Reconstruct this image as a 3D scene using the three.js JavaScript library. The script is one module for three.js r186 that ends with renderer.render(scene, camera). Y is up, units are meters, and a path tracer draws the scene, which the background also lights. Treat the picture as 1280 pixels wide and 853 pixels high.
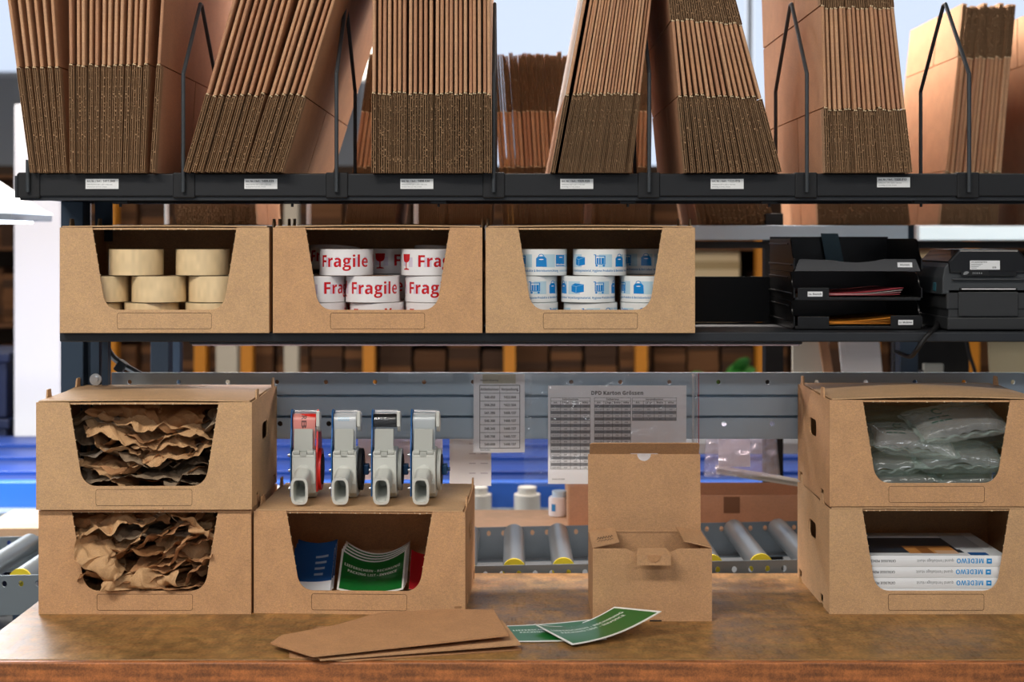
import * as THREE from 'three';
import { RoundedBoxGeometry } from 'three/addons/geometries/RoundedBoxGeometry.js';
import { mergeGeometries, mergeVertices, toCreasedNormals } from 'three/addons/utils/BufferGeometryUtils.js';
import { RectAreaLightUniformsLib } from 'three/addons/lights/RectAreaLightUniformsLib.js';

// ---------------------------------------------------------------- camera, light, exposure
const scene = new THREE.Scene();
const FPX = 1778, EYE = 1.603, HOR = 300;
const camera = new THREE.PerspectiveCamera(2 * Math.atan(426.5 / FPX) * 180 / Math.PI, 1280 / 853, 0.05, 60);
camera.position.set(0, EYE, 0);
camera.lookAt(0, EYE, -1);
camera.setViewOffset(1280, 853, 0, 426.5 - HOR, 1280, 853);     // level camera, shifted lens
camera.focus = 2.68;
camera.userData.fStop = 3.6;
const renderer = new THREE.WebGLRenderer({ antialias: true });
renderer.toneMapping = THREE.LinearToneMapping;
renderer.toneMappingExposure = 1.6;
renderer.shadowMap.enabled = true;
RectAreaLightUniformsLib.init();
scene.background = new THREE.Color(0.6, 0.64, 0.7);            // overcast daylight behind the hall windows
// ceiling luminaires: [x, y, z, length, width, turn, intensity, warm?]
const LUMINAIRES = [
  [-1.75, 3.7, -0.35, 2.4, 0.42, 0, 22, 'front'],
  [1.95, 3.7, -0.35, 2.4, 0.42, 0, 5, 'front'],
  [-1.4, 3.9, 3.4, 3.0, 0.5, 0, 9.5, 'added_fill'],  // unseen row behind the camera, added for low frontal fill
  [2.4, 3.9, 3.4, 3.0, 0.5, 0, 5.5, 'added_fill'],  // right half of the added fill row
  [0.5, 2.95, -4.2, 1.2, 0.25, 0, 46, 'rear'],
  [-1.1, 2.95, -4.45, 1.2, 0.25, 0, 26, 'rear'],
  [-2.6, 3.3, -5.2, 2.0, 0.3, 0, 16, 'side'],
  [-2.6, 4.6, -8.6, 2.4, 0.3, 0, 10, 'far'],
  [2.4, 4.6, -8.6, 2.4, 0.3, 0, 10, 'far'],
];

// ---------------------------------------------------------------- helpers
let seed = 7;
const rnd = () => { seed = (seed * 1664525 + 1013904223) >>> 0; return seed / 4294967296; };
const rr = (a, b) => a + (b - a) * rnd();
const V = (x, y, z) => new THREE.Vector3(x, y, z);
const wx = (px, Z) => (px - 640) * Z / FPX;
const wy = (py, Z) => EYE - (py - HOR) * Z / FPX;
const taken = {};
function numbered(n) { if (!(n in taken)) { taken[n] = 0; return n; } taken[n]++; return n + '_' + String(taken[n]).padStart(3, '0'); }
function tag(o, label, category, group, kind) { o.userData.label = label; if (category) o.userData.category = category; if (group) o.userData.group = group; if (kind) o.userData.kind = kind; return o; }
function thing(name, label, category, pos = [0, 0, 0], turn = 0, group) {
  const o = new THREE.Group(); o.name = numbered(name); o.position.set(...pos); o.rotation.y = turn; scene.add(o);
  return tag(o, label, category, group);
}
function part(name, geo, mat, parent) {
  const m = new THREE.Mesh(Array.isArray(geo) ? merge(geo) : geo, mat); m.castShadow = m.receiveShadow = true;
  m.name = parent === scene ? numbered(name) : name; parent.add(m); return m;
}
function solo(name, geo, mat, label, category, group) { return tag(part(name, geo, mat, scene), label, category, group); }
function struct(name, geo, mat, parent = scene) { const m = part(name, geo, mat, parent); if (parent === scene) m.userData.kind = 'structure'; return m; }
function dup(root, label, group) { const c = root.clone(); c.name = numbered(root.name.replace(/_\d{3}$/, '')); scene.add(c); c.userData = { ...root.userData }; if (label) c.userData.label = label; if (group) c.userData.group = group; return c; }
function merge(list) { return mergeGeometries(list.map((g) => { g = g.index ? g.toNonIndexed() : g; for (const k of Object.keys(g.attributes)) if (!['position', 'normal', 'uv'].includes(k)) g.deleteAttribute(k); return g; })); }
function uvm(g) {                         // uv in metres from the dominant axis of the normal
  g = g.index ? g.toNonIndexed() : g; if (!g.attributes.normal) g.computeVertexNormals();
  const p = g.attributes.position, n = g.attributes.normal, uv = new Float32Array(p.count * 2);
  for (let i = 0; i < p.count; i++) {
    const ax = Math.abs(n.getX(i)), ay = Math.abs(n.getY(i)), az = Math.abs(n.getZ(i));
    let u, v; if (az >= ax && az >= ay) { u = p.getX(i); v = p.getY(i); } else if (ax >= ay) { u = p.getZ(i); v = p.getY(i); } else { u = p.getX(i); v = p.getZ(i); }
    uv[2 * i] = u; uv[2 * i + 1] = v;
  }
  g.setAttribute('uv', new THREE.BufferAttribute(uv, 2)); return g;
}
function box(w, h, d, x = 0, y = 0, z = 0) { return uvm(new THREE.BoxGeometry(w, h, d).translate(x, y, z)); }
function rbox(w, h, d, r, x = 0, y = 0, z = 0, s = 2) { return uvm(new RoundedBoxGeometry(w, h, d, s, r).translate(x, y, z)); }
function span(x0, x1, y0, y1, z0, z1, r = 0) { const w = Math.abs(x1 - x0), h = Math.abs(y1 - y0), d = Math.abs(z1 - z0), a = [(x0 + x1) / 2, (y0 + y1) / 2, (z0 + z1) / 2]; return r ? rbox(w, h, d, r, ...a) : box(w, h, d, ...a); }
function cyl(r, h, axis = 'y', x = 0, y = 0, z = 0, seg = 24, r2 = r) { const g = new THREE.CylinderGeometry(r2, r, h, seg); if (axis === 'x') g.rotateZ(Math.PI / 2); if (axis === 'z') g.rotateX(Math.PI / 2); return g.translate(x, y, z); }
function tube(pts, r, seg = 40, rad = 8, tension = 0.5, closed = false) { return new THREE.TubeGeometry(new THREE.CatmullRomCurve3(pts.map((p) => V(...p)), closed, 'catmullrom', tension), seg, r, rad, closed); }
function bar(a, b, r, seg = 10) { const A = V(...a), B = V(...b), d = B.clone().sub(A), g = new THREE.CylinderGeometry(r, r, d.length(), seg); g.applyQuaternion(new THREE.Quaternion().setFromUnitVectors(V(0, 1, 0), d.normalize())); return g.translate((A.x + B.x) / 2, (A.y + B.y) / 2, (A.z + B.z) / 2); }
function polyline(pts, r, seg = 8) {       // bent rod: cylinders with ball joints
  const out = []; for (let i = 0; i < pts.length - 1; i++) { out.push(bar(pts[i], pts[i + 1], r, seg)); if (i) out.push(new THREE.SphereGeometry(r, seg, 6).translate(...pts[i])); } return merge(out);
}
function shape(pts) { const s = new THREE.Shape(); pts.forEach((p, i) => i ? s.lineTo(p[0], p[1]) : s.moveTo(p[0], p[1])); s.closePath(); return s; }
function hole(s, x, y, r, ry = r) { const p = new THREE.Path(); p.absellipse(x, y, r, ry, 0, Math.PI * 2, true); s.holes.push(p); return s; }
function ext(s, depth, bevel = 0) { return new THREE.ExtrudeGeometry(s, { depth, bevelEnabled: bevel > 0, bevelSize: bevel, bevelThickness: bevel, bevelSegments: 2, curveSegments: 10 }); }
function extX(s, width, bevel = 0) { return ext(s, width, bevel).translate(0, 0, -width / 2).rotateY(-Math.PI / 2); }   // shape (depth towards the viewer, y) swept along x: shape x -> world +z
function rrect(x0, y0, x1, y1, r, S = new THREE.Shape()) {
  S.moveTo(x0 + r, y0); S.lineTo(x1 - r, y0); S.quadraticCurveTo(x1, y0, x1, y0 + r); S.lineTo(x1, y1 - r); S.quadraticCurveTo(x1, y1, x1 - r, y1); S.lineTo(x0 + r, y1); S.quadraticCurveTo(x0, y1, x0, y1 - r); S.lineTo(x0, y0 + r); S.quadraticCurveTo(x0, y0, x0 + r, y0); return S;
}
function patch(nu, nv, f) {                // surface f(u, v) -> [x, y, z], uv 0..1
  const g = new THREE.PlaneGeometry(1, 1, nu, nv), p = g.attributes.position, uv = g.attributes.uv;
  for (let i = 0; i < p.count; i++) { const q = f(uv.getX(i), uv.getY(i)); p.setXYZ(i, q[0], q[1], q[2]); }
  g.computeVertexNormals(); return g;
}
function sheet(nu, nv, t, f) {             // a sheet with thickness t: both faces and rim
  const top = patch(nu, nv, f), n = top.attributes.normal, p = top.attributes.position, bot = top.clone(), q = bot.attributes.position;
  for (let i = 0; i < q.count; i++) q.setXYZ(i, p.getX(i) - n.getX(i) * t, p.getY(i) - n.getY(i) * t, p.getZ(i) - n.getZ(i) * t);
  const idx = bot.index.array; for (let i = 0; i < idx.length; i += 3) { const a = idx[i]; idx[i] = idx[i + 2]; idx[i + 2] = a; }
  bot.computeVertexNormals();
  const rim = [], W = nu + 1, ring = [];
  for (let i = 0; i <= nu; i++) ring.push(i); for (let j = 1; j <= nv; j++) ring.push(j * W + nu); for (let i = nu - 1; i >= 0; i--) ring.push(nv * W + i); for (let j = nv - 1; j >= 0; j--) ring.push(j * W);
  const at = (a, i) => [a.getX(i), a.getY(i), a.getZ(i)];
  for (let k = 0; k < ring.length - 1; k++) { const a = at(p, ring[k]), b = at(p, ring[k + 1]), c = at(q, ring[k]), d = at(q, ring[k + 1]); rim.push(...a, ...b, ...c, ...b, ...d, ...c); }
  const rg = new THREE.BufferGeometry(); rg.setAttribute('position', new THREE.Float32BufferAttribute(rim, 3)); rg.setAttribute('uv', new THREE.Float32BufferAttribute(new Float32Array(rim.length / 3 * 2), 2)); rg.computeVertexNormals();
  return { top, under: merge([bot, rg]), all: () => merge([top.clone(), bot.clone(), rg.clone()]) };
}

// ---------------------------------------------------------------- procedural textures
function lattice(n, s) { let q = s >>> 0; const a = new Float32Array(n * n); for (let i = 0; i < n * n; i++) { q = (q * 1664525 + 1013904223) >>> 0; a[i] = q / 4294967296; } return a; }
function vnoise(fx, fy, s) {               // tileable value noise, fx x fy cells
  const L = lattice(256, s), sm = (t) => t * t * (3 - 2 * t);
  return (u, v) => { const x = u * fx, y = v * fy, xi = Math.floor(x), yi = Math.floor(y), a = sm(x - xi), b = sm(y - yi); const g = (i, j) => L[(((j % fy) + fy) % fy % 256) * 256 + (((i % fx) + fx) % fx % 256)]; return (g(xi, yi) * (1 - a) + g(xi + 1, yi) * a) * (1 - b) + (g(xi, yi + 1) * (1 - a) + g(xi + 1, yi + 1) * a) * b; };
}
function dataTex(n, f, srgb = true, size = 1, m = n) {
  const d = new Uint8Array(n * m * 4);
  for (let j = 0; j < m; j++) for (let i = 0; i < n; i++) { const c = f((i + 0.5) / n, (j + 0.5) / m), k = (j * n + i) * 4; d[k] = Math.max(0, Math.min(255, c[0])); d[k + 1] = Math.max(0, Math.min(255, c[1])); d[k + 2] = Math.max(0, Math.min(255, c[2])); d[k + 3] = 255; }
  const t = new THREE.DataTexture(d, n, m); t.wrapS = t.wrapT = THREE.RepeatWrapping; t.magFilter = THREE.LinearFilter; t.minFilter = THREE.LinearMipmapLinearFilter; t.generateMipmaps = true;
  if (srgb) t.colorSpace = THREE.SRGBColorSpace; t.repeat.set(1 / size, 1 / size); t.needsUpdate = true; return t;
}
function canvasTex(w, h, draw) { const c = document.createElement('canvas'); c.width = w; c.height = h; draw(c.getContext('2d'), w, h); const t = new THREE.CanvasTexture(c); t.colorSpace = THREE.SRGBColorSpace; t.anisotropy = 8; return t; }
const hex = (h) => [parseInt(h.slice(1, 3), 16), parseInt(h.slice(3, 5), 16), parseInt(h.slice(5, 7), 16)];
function kraftTex(base, s, speck = 1) {    // brown liner paper: cloudy, fine fibres and specks
  const b = hex(base), a = vnoise(9, 9, s), f = vnoise(250, 250, s + 1), f2 = vnoise(60, 220, s + 2), m = vnoise(48, 48, s + 3);
  return dataTex(512, (u, v) => { let k = 1 + 0.05 * (a(u, v) - 0.5) + speck * (0.17 * (f(u, v) - 0.5) + 0.06 * (f2(u, v) - 0.5) + 0.03 * (m(u, v) - 0.5)); if (f(u + 0.37, v + 0.11) > 0.93) k -= 0.1 * speck; return [b[0] * k, b[1] * k, b[2] * k * (1 - 0.03 * (m(u, v) - 0.5))]; }, true, 0.22);
}
function std(color, roughness = 0.6, metalness = 0, extra = {}) { return new THREE.MeshStandardMaterial({ color, roughness, metalness, ...extra }); }
function phys(o) { return new THREE.MeshPhysicalMaterial(o); }
const grainN = vnoise(240, 240, 91), grainTex = dataTex(256, (u, v) => { const k = 128 + 120 * (grainN(u, v) - 0.5); return [k, k, k]; }, false, 0.09);
const kraftBump = (() => { const f = vnoise(250, 250, 5), w = vnoise(30, 30, 6); return dataTex(512, (u, v) => { const k = 128 + 70 * (f(u, v) - 0.5) + 90 * (w(u, v) - 0.5); return [k, k, k]; }, false, 0.22); })();
const M = {};
function kraftMat(base, s, speck = 1) { return std('#ffffff', 0.82, 0, { map: kraftTex(base, s, speck), bumpMap: kraftBump, bumpScale: 0.00025 }); }
M.kraft = kraftMat('#c8a278', 11);
M.kraft2 = kraftMat('#c79b70', 23);
M.mailer = kraftMat('#be946b', 31);
M.carton = [kraftMat('#bb8d69', 41, 0.7), kraftMat('#b48564', 43, 0.7), kraftMat('#c29773', 47, 0.7)];
M.blank = kraftMat('#b88a60', 53);
M.wrap = [kraftMat('#b08258', 61, 0.8), kraftMat('#94683f', 67, 0.8), kraftMat('#c39c70', 71, 0.8), kraftMat('#96826a', 73, 0.8)];
M.lid = std('#ffffff', 0.55, 0, { map: M.kraft.map, bumpMap: kraftBump, bumpScale: 0.00015 });
M.glareWhite = std('#eceae6', 0.7);  // backlight glare on a brown carton face, painted as white
M.torn = std('#d9c09a', 0.95);
// raw edge of corrugated board: plain fibre colour, the hollow flutes are modelled
{ const f = vnoise(120, 250, 101), g = vnoise(20, 30, 111); M.cut = std('#ffffff', 0.95, 0, { map: dataTex(256, (u, v) => { const q = 0.86 + 0.3 * f(u, v) + 0.14 * (g(u, v) - 0.5); return [158 * q, 125 * q, 92 * q]; }, true, 0.06) }); }
function metalMat(c, r = 0.55, bump = 0.0002) { return std(c, r, 0.15, { bumpMap: grainTex, bumpScale: bump }); }
M.beam = metalMat('#14171b', 0.55);
M.sleeve = metalMat('#111316', 0.6);
M.wire = metalMat('#3b4044', 0.45, 0.0001);
M.post = metalMat('#2e4053', 0.5);
M.rail = metalMat('#b9ccda', 0.5);
M.shelf = metalMat('#24282d', 0.55);
M.dark = std('#0f1012', 0.7);
M.black = std('#0c0c0e', 0.6);
M.zinc = std('#8f9698', 0.32, 0.7, { bumpMap: grainTex, bumpScale: 0.0001 });
M.zincRail = std('#778187', 0.5, 0.4, { bumpMap: grainTex, bumpScale: 0.0002 });
M.steel = std('#c8ccce', 0.28, 0.9);
M.yellow = std('#e5cf2c', 0.5);
M.white = std('#e9eaec', 0.6);
M.paper = std('#f2f2f4', 0.75);
M.film = phys({ color: '#ffffff', roughness: 0.07, transmission: 1, thickness: 0, ior: 1.5, specularIntensity: 1 });
M.greyPlastic = std('#cfd2cb', 0.36);
M.greyDark = std('#b3b6af', 0.42);
M.bluePlate = std('#1d5f9e', 0.35, 0.2);
M.blueKnob = std('#14466d', 0.4);
M.red = std('#e0271b', 0.4);

// ---------------------------------------------------------------- the hall
{
  const cn = vnoise(14, 14, 201), cf = vnoise(180, 180, 202);
  const floorMat = std('#ffffff', 0.35, 0, { map: dataTex(512, (u, v) => { const k = 168 + 26 * (cn(u, v) - 0.5) + 18 * (cf(u, v) - 0.5); return [k * 0.97, k, k * 1.02]; }, true, 2.5) });
  const wallMat = std('#b9bcc0', 0.85, 0, { bumpMap: grainTex, bumpScale: 0.0005 });
  struct('floor', box(17, 0.2, 21, 0, -0.1, -4), floorMat);
  struct('ceiling', box(17, 0.2, 21, 0, 5.7, -4), std('#c9ccd0', 0.9));
  struct('wall_left', box(0.25, 5.6, 21, -8.4, 2.8, -4), wallMat);
  struct('wall_right', box(0.25, 5.6, 21, 8.4, 2.8, -4), wallMat);
  struct('wall_front', box(16.6, 5.6, 0.25, 0, 2.8, 6.4), wallMat);
  // far wall with a band of frosted windows
  const wallS = shape([[-8.3, 0], [8.3, 0], [8.3, 5.6], [-8.3, 5.6]]);
  const wins = [[-7.6, -4.55, 3.2, 5.1], [-1.5, 6.2, 2.25, 5.1]];
  for (const [x0, x1, y0, y1] of wins) { const p = new THREE.Path(); p.moveTo(x0, y0); p.lineTo(x0, y1); p.lineTo(x1, y1); p.lineTo(x1, y0); p.closePath(); wallS.holes.push(p); }
  struct('wall_back', ext(wallS, 0.25).translate(0, 0, -14.2), wallMat);
  const pane = phys({ color: '#f4f8ff', roughness: 0.35, transmission: 1, thickness: 0 }), fr = std('#e4e7ea', 0.5);
  wins.forEach(([x0, x1, y0, y1], i) => {
    const w = new THREE.Group(); w.name = 'window_' + (i + 1); w.userData.kind = 'structure'; scene.add(w);
    const z = -14.06, n = 2, pw = (x1 - x0) / n;
    part('frame', [span(x0, x1, y0, y0 + 0.06, z - 0.04, z + 0.04), span(x0, x1, y1 - 0.06, y1, z - 0.04, z + 0.04), span(x0, x0 + 0.06, y0, y1, z - 0.04, z + 0.04), span(x1 - 0.06, x1, y0, y1, z - 0.04, z + 0.04), ...[...Array(n - 1)].map((_, k) => span(x0 + pw * (k + 1) - 0.02, x0 + pw * (k + 1) + 0.02, y0, y1, z - 0.02, z + 0.02))], fr, w);
    for (let k = 0; k < n; k++) part('pane', span(x0 + pw * k + 0.04, x0 + pw * (k + 1) - 0.04, y0 + 0.05, y1 - 0.05, z - 0.004, z + 0.004), pane, w);
  });
}
// ceiling luminaires (above the frame)
for (const [x, y, z, len, wid, , power, row] of LUMINAIRES) {
  const where = { front: 'over the aisle in front of the bench', rear: 'over the conveyor behind the bench', added_fill: 'in front of the bench as added fill', side: 'over the white cabinet behind the bench', far: 'over the far racks' }[row];
  const g = thing('ceiling_luminaire', `long white strip luminaire hanging ${where}, ${x < 0 ? 'left' : 'right'} one`, 'lamp', [x, y, z], 0, 'strip luminaires of the hall');
  part('housing', rbox(len + 0.06, 0.08, wid + 0.06, 0.01, 0, 0.06, 0), M.white, g);
  part('diffuser', rbox(len, 0.03, wid, 0.008, 0, 0.012, 0), std('#ffffff', 0.6, 0, { emissive: '#fff6ea', emissiveIntensity: 3 }), g);
  for (const s of [-1, 1]) part('hanger', bar([s * len * 0.4, 0.1, 0], [s * len * 0.4, 5.6 - y, 0], 0.006), M.steel, g);
  const l = new THREE.RectAreaLight(row === 'rear' ? '#fff2ea' : row === 'added_fill' ? '#eef3ff' : '#fff6ec', power, len, wid); l.position.set(x, y - 0.012, z); l.lookAt(x, y - 1, z); scene.add(l);
}

// ---------------------------------------------------------------- workbench
{
  const n1 = vnoise(7, 7, 301), n2 = vnoise(40, 30, 302), n3 = vnoise(200, 160, 303), n4 = vnoise(16, 120, 304);
  const topTex = dataTex(1024, (u, v) => { const k = 0.95 + 0.16 * (n1(u, v) - 0.5) + 0.3 * (n2(u, v) - 0.5) + 0.22 * (n3(u, v) - 0.5); return [150 * k + 14 * (n4(u, v) - 0.5), 112 * k, 64 * k]; }, true, 0.7);
  const sc = vnoise(220, 26, 305), sc2 = vnoise(30, 200, 306);
  const rough = dataTex(512, (u, v) => { const k = 112 + 26 * (n2(u, v) - 0.5) + 24 * (n1(u + 0.3, v) - 0.5) + (sc(u, v) > 0.82 ? 22 : 0) + (sc2(u, v) > 0.85 ? 20 : 0); return [k, k, k]; }, false, 0.7);
  const topMat = std('#ffffff', 1, 0, { map: topTex, roughnessMap: rough });
  const e1 = vnoise(6, 60, 311), e2 = vnoise(60, 12, 312), e3 = vnoise(220, 220, 313);
  const edgeMat = std('#ffffff', 0.5, 0, { map: dataTex(512, (u, v) => { const k = 0.9 + 0.42 * (e1(u, v) - 0.5) + 0.12 * (e2(u, v) - 0.5) + 0.28 * (e3(u, v) - 0.5); return [171 * k, 103 * k, 54 * k]; }, true, 0.34) });
  const g = thing('workbench', 'brown varnished wooden packing bench along the bottom of the picture', 'workbench', [0, 0, 0]);
  part('worktop', span(-0.922, 1.4, 0.862, 0.9, -3.0, -2.382, 0.002), topMat, g);
  part('front_edging', span(-0.922, 1.4, 0.86, 0.8995, -2.3815, -2.367, 0.004), edgeMat, g);
  for (const x of [-0.86, 1.34]) for (const z of [-2.45, -2.94]) part('leg', span(x - 0.03, x + 0.03, 0, 0.861, z - 0.03, z + 0.03, 0.004), M.post, g);
  part('stretcher', span(-0.86, 1.34, 0.2, 0.26, -2.955, -2.925), M.post, g);
}

// ---------------------------------------------------------------- shelving on the bench
const SH1 = 1.426, SH2 = 1.727;      // top of the middle and of the upper shelf
const DIVX = [-0.9013, -0.612, -0.3267, -0.034, 0.2554, 0.549, 0.851, 1.15];
const rack = thing('shelf_rack', 'dark grey-blue steel packing shelf rack standing along the back of the bench', 'shelf rack', [0, 0.9, -3.0]);
{
  const L = (g) => g.translate(0, -0.9, 3.0);
  // uprights: channel posts
  for (const s of [-1, 1]) {
    const x = s < 0 ? -0.93 : 1.36, f = -2.93;
    part('upright', L(merge([span(x, x + 0.047, 0.9, SH2 - 0.044, f - 0.05, f, 0.003), span(x + 0.058, x + 0.075, 0.9, 1.402, f - 0.045, f - 0.015), span(x + 0.082, x + 0.094, 0.9, 1.402, f - 0.035, f - 0.012), span(x + 0.045, x + 0.06, 0.9, 1.402, f - 0.048, f - 0.03)])), M.post, rack);
    part('bracket_plate', L(merge([span(x + 0.052, x + 0.088, 1.6, SH2 - 0.044, f - 0.07, f - 0.064)])), M.post, rack);
    part('bolt', L(merge([cyl(0.012, 0.004, 'z', x + 0.079, wy(475, 2.9), -2.937 + 0.03, 20), cyl(0.0075, 0.008, 'z', x + 0.079, wy(475, 2.9), -2.934 + 0.032, 6)])), M.steel, rack);
  }
  // upper shelf: front rail, deck, sleeves for the dividers
  part('upper_front_rail', L(span(-0.925, 1.42, SH2 - 0.043, SH2, -2.672, -2.655, 0.003)), M.beam, rack);
  part('upper_deck', L(merge([span(-0.92, 1.42, SH2 - 0.012, SH2 - 0.004, -3.12, -2.672), span(-0.92, 1.42, SH2 - 0.05, SH2 - 0.04, -2.69, -2.66), span(-0.92, 1.42, SH2 - 0.045, SH2 - 0.004, -3.13, -3.115), span(-0.93, -0.918, SH2 - 0.045, SH2 - 0.004, -3.12, -2.66)])), M.shelf, rack);
  for (const px of [150, 365, 548, 785, 962, 1152]) part('rail_foot', L(merge([span(wx(px, 2.67) - 0.014, wx(px, 2.67) + 0.014, SH2 - 0.056, SH2 - 0.05, -2.685, -2.668), cyl(0.0025, 0.008, 'y', wx(px, 2.67), SH2 - 0.058, -2.674, 10)])), M.sleeve, rack);
  for (const x of DIVX) {
    part('divider_sleeve', L(merge([span(x - 0.021, x + 0.021, SH2 - 0.046, SH2 + 0.002, -2.674, -2.6525, 0.003)])), M.sleeve, rack);
    part('wire_divider', L(polyline([[0, SH2 - 0.035, -2.648], [0, SH2, -2.648], [0, 1.912, -2.648], [0, 2.066, -2.792], [0, 2.066, -2.806], [0, 1.912, -2.962], [0, SH2, -2.962], [0, SH2 - 0.03, -2.962]].slice(0, x < -0.9 ? 2 : 8).map(([, y, z], k) => [x, x < -0.9 && k ? SH2 + 0.025 : y, z]), 0.0038, 10)), M.wire, rack);
  }
  // middle shelf with rear lip
  part('middle_shelf', L(merge([span(-0.868, 1.42, SH1 - 0.019, SH1, -2.745, -2.728, 0.003), span(-0.868, 1.42, SH1 - 0.004, SH1 - 0.0005, -3.06, -2.73), span(-0.868, 1.42, SH1 - 0.019, SH1 - 0.002, -3.06, -3.05)])), M.shelf, rack);
  part('rear_lip', L(span(-0.92, 1.42, SH1, 1.524, -3.064, -3.058)), M.dark, rack);
  // perforated lower rail
  const s = shape([[-0.845, 0.043], [1.42, 0.043], [1.42, 0.089], [-0.845, 0.089]]);
  for (let k = -8; k < 15; k++) hole(s, -0.082 + 0.1035 * k - 0.105 * 0, 0.069, 0.0046);
  const plate = ext(s, 0.002).translate(0, 1.234, -3.002);
  const s2 = shape([[-0.845, 1.185], [1.42, 1.185], [1.42, 1.2268], [-0.845, 1.2268]]);
  for (const px of [350, 411, 905, 965]) hole(s2, wx(px, 3.0), wy(530, 3.0), 0.0055);
  part('perforated_rail', L(merge([uvm(plate), span(-0.845, 1.42, 1.3205, 1.3225, -3.009, -3.001), span(-0.845, 1.42, 1.2325, 1.2705, -3.004, -3.001), uvm(ext(s2, 0.002).translate(0, 0, -3.002)), span(-0.845, 1.42, 1.183, 1.1855, -3.03, -3.0)])), M.rail, rack);
  for (const [a, b] of [[1.2705, 1.277], [1.2268, 1.2325]]) part('rail_groove', L(merge([span(-0.845, 1.42, a - 0.0015, b + 0.0015, -3.024, -3.022), span(-0.845, 1.42, a - 0.0015, a, -3.022, -3.0035), span(-0.845, 1.42, b, b + 0.0015, -3.022, -3.0035)])), M.rail, rack);
}
// strip lamp under the back of the middle shelf, shining down behind the perforated rail
{
  const x0 = wx(240, 3.1), x1 = wx(1000, 3.1), w = x1 - x0, g = thing('shelf_lamp', 'long strip lamp under the back of the middle shelf', 'lamp', [(x0 + x1) / 2, 1.372, -3.1]);
  part('housing', rbox(w, 0.03, 0.06, 0.004, 0, 0.02, 0), M.dark, g);
  part('diffuser', rbox(w - 0.01, 0.0034, 0.045, 0.001, 0, 0.0034, 0), std('#b49a9a', 0.6, 0, { emissive: '#ffd2cc', emissiveIntensity: 0.03 }), g);
  const l = new THREE.RectAreaLight('#ffe6dc', 13, w - 0.01, 0.045); l.position.set((x0 + x1) / 2, 1.3705, -3.1); l.lookAt((x0 + x1) / 2, 0, -3.1); scene.add(l);
}
// shelf labels on the upper rail
for (const [px, num, l2, l3] of [[127.5, '1411.040', 'Faltschachtel 387 x 287 x 400 mm', 'Graskarton 6.0 mm, braun'], [326, '1409.039', 'Faltschachtel 387 x 287 x 390 mm', 'Graskarton 6.0 mm, braun'], [521, '1408.030', 'Faltschachtel 287 x 200 x 285 mm', 'Graskarton 6.0 mm, braun'], [721, '1325.020', 'Faltkarton 387 x 287 x 195 mm', 'Einwellig 3.0 mm, braun'], [909, '1323.015', 'Faltkarton 307 x 220 x 150 mm', 'Einwellig 3.0 mm, braun'], [1117, '1320.013', 'Faltkarton 300 x 220 x 130 mm', 'Einwellig 3.0 mm, braun']]) {
  const t = canvasTex(512, 156, (c, w, h) => { c.fillStyle = '#e8ebea'; c.fillRect(0, 0, w, h); c.fillStyle = '#22262a'; c.font = 'bold 34px sans-serif'; c.fillText('Art. Nr. / Ref.:', 22, 48); c.font = 'bold 46px sans-serif'; c.fillText(num, 268, 50); c.fillStyle = '#565d62'; c.font = '26px sans-serif'; c.fillText(l2, 22, 96); c.fillText(l3, 22, 132); });
  const m = solo('shelf_label', box(0.0615, 0.0187, 0.0008).translate(wx(px, 2.6535), wy(px === 1117 ? 228 : 230, 2.6535), -2.6542), std('#ffffff', 0.5, 0, { map: t }), `${['leftmost', 'second', 'third', 'fourth', 'fifth', 'rightmost'][[127.5, 326, 521, 721, 909, 1117].indexOf(px)]} white shelf label on the upper rail, printed ${num}`, 'label', 'shelf labels on the upper rail');
  const g = m.geometry, p = g.attributes.position, c = new THREE.Box3().setFromBufferAttribute(p), uv = g.attributes.uv;
  for (let i = 0; i < p.count; i++) uv.setXY(i, (p.getX(i) - c.min.x) / (c.max.x - c.min.x), (p.getY(i) - c.min.y) / (c.max.y - c.min.y));
}

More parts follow.
